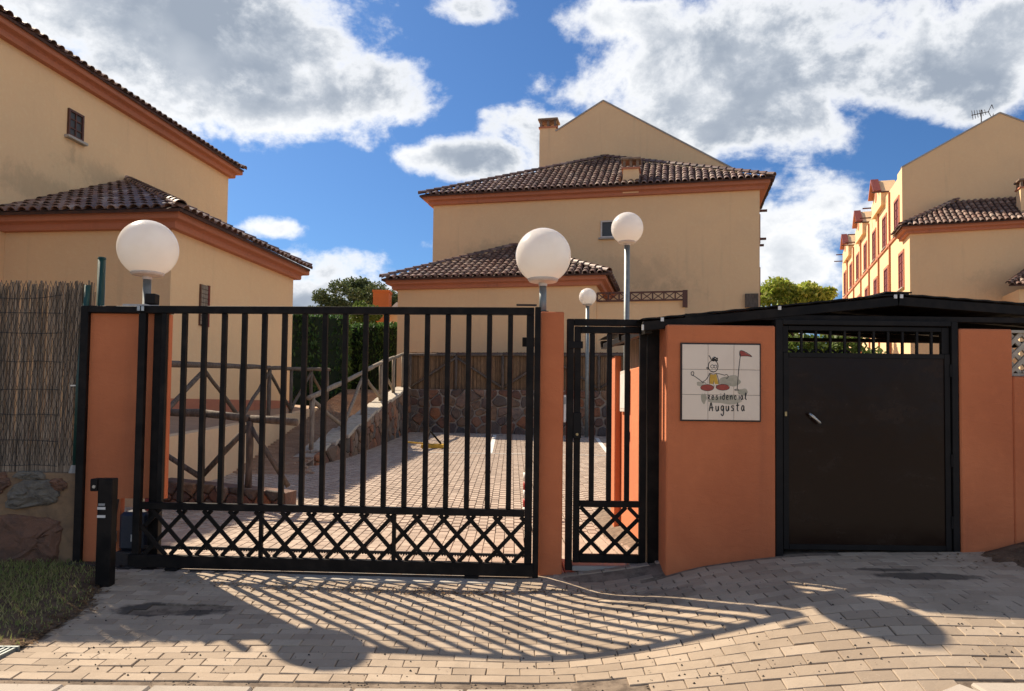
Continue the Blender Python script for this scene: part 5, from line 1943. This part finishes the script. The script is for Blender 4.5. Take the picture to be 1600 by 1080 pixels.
def blob(mbq, cx_, cy_, rx, ry, d=.0002, n=28, wob=.04, rot=0.0):
    vs = [sp(cx_, cy_, d)]
    for k in range(n):
        a_ = 2 * math.pi * k / n
        q = 1 + wob * math.sin(3 * a_ + cx_) + wob * .6 * math.sin(5 * a_ + 1)
        x_, y_ = rx * q * math.cos(a_), ry * q * math.sin(a_)
        vs.append(sp(cx_ + x_ * math.cos(rot) - y_ * math.sin(rot), cy_ + x_ * math.sin(rot) + y_ * math.cos(rot), d))
    mbq.add(vs, [(0, 1 + (k + 1) % n, 1 + k) for k in range(n)])


def ell(cx_, cy_, rx, ry, n=16):
    return [(cx_ + rx * math.cos(2 * math.pi * k / n), cy_ + ry * math.sin(2 * math.pi * k / n)) for k in range(n + 1)]


b = MB()
blob(b, 690, 520, 130, 62, 0, wob=.12); blob(b, 640, 745, 190, 52, 0, wob=.14); blob(b, 380, 730, 34, 60, 0, wob=.12); blob(b, 840, 650, 60, 40, 0, wob=.1)
blob(b, 335, 560, 40, 26, 0, wob=.1)
b.build('wash', 'ink_sage', sg_)
b = MB()
blob(b, 420, 604, 78, 38, .0002, wob=.03, rot=-.05)
b.build('shoe_print', 'ink_red', sg_)
b = MB()
blob(b, 603, 597, 80, 36, .0002, wob=.03, rot=.05)
b.build('shoe_print', 'ink_red', sg_)
b = MB()
b.add([sp(800, 172, .0003), sp(830, 160, .0003), sp(945, 228, .0003), sp(812, 226, .0003)], [(3, 2, 1, 0)])
b.build('flag_print', 'ink_red', sg_)
b = MB()
b.add([sp(*q, .0003) for q in ((455, 440), (490, 452), (525, 440), (555, 560), (512, 562), (498, 525), (488, 562), (445, 558))], [(7, 6, 5, 0), (5, 4, 3, 2), (5, 2, 1), (5, 1, 0)])
b.build('shorts_print', 'ink_yellow', sg_)
b = MB()
stroke(b, ell(490, 348, 57, 70), 9); stroke(b, ell(480, 352, 20, 19), 6); stroke(b, ell(516, 353, 17, 18), 6)
stroke(b, [(470, 405), (495, 415), (520, 408)], 6)
stroke(b, [(432, 385), (412, 372), (425, 362), (436, 380)], 8)
for (x0, y0, x1, y1) in ((462, 268, 436, 222), (470, 275, 520, 240), (480, 282, 545, 258), (475, 250, 530, 285), (465, 285, 545, 285), (500, 235, 490, 290), (540, 248, 530, 290), (460, 262, 500, 292), (510, 240, 540, 280)):
    stroke(b, [(x0, y0), ((x0 + x1) / 2 + 4, (y0 + y1) / 2 - 5), (x1, y1)], 10)
stroke(b, [(452, 428), (432, 470), (400, 515), (360, 540)], 8)
stroke(b, [(375, 548), (320, 505), (262, 465)], 8); stroke(b, [(262, 465), (235, 455), (232, 425), (255, 418), (262, 440), (250, 462)], 9)
stroke(b, [(365, 540), (385, 545), (410, 555)], 6)
stroke(b, [(535, 434), (580, 443), (628, 455)], 8); stroke(b, [(628, 455), (648, 445), (668, 468), (655, 490), (640, 485)], 8)
stroke(b, [(450, 430), (490, 442), (530, 432)], 7)
stroke(b, [(530, 435), (550, 500), (560, 560)], 7); stroke(b, [(455, 440), (446, 500), (448, 560)], 6); stroke(b, [(498, 520), (493, 565)], 6)
stroke(b, [(500, 570), (500, 600)], 6); stroke(b, [(525, 570), (528, 600)], 6)
stroke(b, ell(420, 604, 78, 38), 5); stroke(b, ell(603, 597, 80, 36), 5)
stroke(b, [(812, 200), (795, 350), (782, 500), (772, 625)], 9)
stroke(b, [(805, 225), (803, 175), (825, 160), (885, 185), (945, 228), (880, 222), (812, 226)], 8)
stroke(b, ell(768, 626, 24, 8), 7)
b.build('line_drawing', 'ink_dark', sg_)
FONT = {
    'R': [[(.1, 0), (.12, .62)], [(.02, .58), (.4, .66), (.55, .5), (.4, .36), (.12, .32)], [(.2, .32), (.6, .02)]],
    'e': [[(.06, .3), (.5, .36), (.48, .58), (.22, .6), (.05, .3), (.22, .02), (.6, .1)]],
    's': [[(.55, .56), (.25, .6), (.14, .44), (.48, .26), (.4, .03), (.06, .06)]],
    'i': [[(.3, .6), (.3, 0)], [(.28, .84), (.36, .9)]],
    'd': [[(.6, 1.0), (.6, 0)], [(.58, .5), (.3, .6), (.06, .3), (.3, 0), (.58, .16)]],
    'n': [[(.05, .6), (.08, 0)], [(.08, .4), (.36, .6), (.55, .42), (.58, 0)]],
    'c': [[(.56, .5), (.3, .6), (.06, .3), (.3, .0), (.58, .1)]],
    'a': [[(.56, .55), (.28, .6), (.06, .3), (.26, 0), (.5, .2), (.56, .55), (.58, .12), (.74, .02)]],
    'l': [[(.08, .15), (.45, .8), (.32, 1.02), (.2, .7), (.28, .1), (.56, .04)]],
    'A': [[(0, 0), (.36, 1.0), (.68, 0)], [(.0, .36), (.85, .42)]],
    'u': [[(.05, .6), (.08, .14), (.3, 0), (.5, .2), (.55, .6), (.6, .02)]],
    'g': [[(.55, .5), (.3, .62), (.06, .32), (.3, .05), (.54, .3), (.56, .55), (.56, -.3), (.32, -.55), (.02, -.32)]],
    't': [[(.32, .98), (.28, .12), (.5, 0)], [(.0, .62), (.66, .68)]],
}
b = MB()


def write(txt, x0, y0, adv, hgt, w, slope_):
    x_ = x0
    for ch_ in txt:
        k = {'i': .62, 'A': 1.25, 'l': .85}.get(ch_, 1.0)
        for st_ in FONT[ch_]:
            stroke(b, [(x_ + px_ * adv * .95, y0 + (x_ - x0) * slope_ - py_ * hgt) for px_, py_ in st_], w, True, .0006)
        x_ += adv * k


write('Residencial', 425, 745, 47, 78, 11, -.012)
write('Augusta', 445, 880, 60, 100, 13, -.02)
b.build('lettering', 'ink_dark', sg_)

# ------------------------------------------------------------------ small things in the court
bar_ = thing('parking_barrier', (-1.9, 18.8, H(-1.9, 18.8)), 'yellow folding parking barrier lying on the court paving', 'parking barrier')
zb_ = H(-1.9, 18.8) + .004
for (x0, x1, y0, y1) in ((-2.25, -1.70, 18.5, 18.56), (-2.25, -1.70, 18.98, 19.04), (-2.25, -2.19, 18.561, 18.979), (-1.76, -1.70, 18.561, 18.979)):
    MB().box(x0, x1, y0, y1, zb_, zb_ + .09, .008).build('base_bar', 'yellow_paint', bar_)
MB().tube([(-2.15, 18.6, zb_ + .08), (-2.05, 18.7, zb_ + .42), (-1.80, 18.95, zb_ + .1)], [.028] * 3, 8).build('arm', 'steel_black', bar_)
MB().tube([(-2.2, 18.8, zb_ + .1), (-2.75, 18.75, zb_ + .14)], [.02] * 2, 8).build('lever', 'yellow_paint', bar_)

bo = thing('marker_post', (.155, 9.6, 0), 'short red and white marker post just behind the gate end', 'bollard')
x_ = .205
zz_ = H(x_, 9.6)
for k in range(5):
    MB().cyl((x_, 9.6, zz_ + k * .11), (x_, 9.6, zz_ + (k + 1) * .11), .045, n=14).build('band', 'white_plastic' if k % 2 == 0 else 'red_plastic', bo, smooth=True)
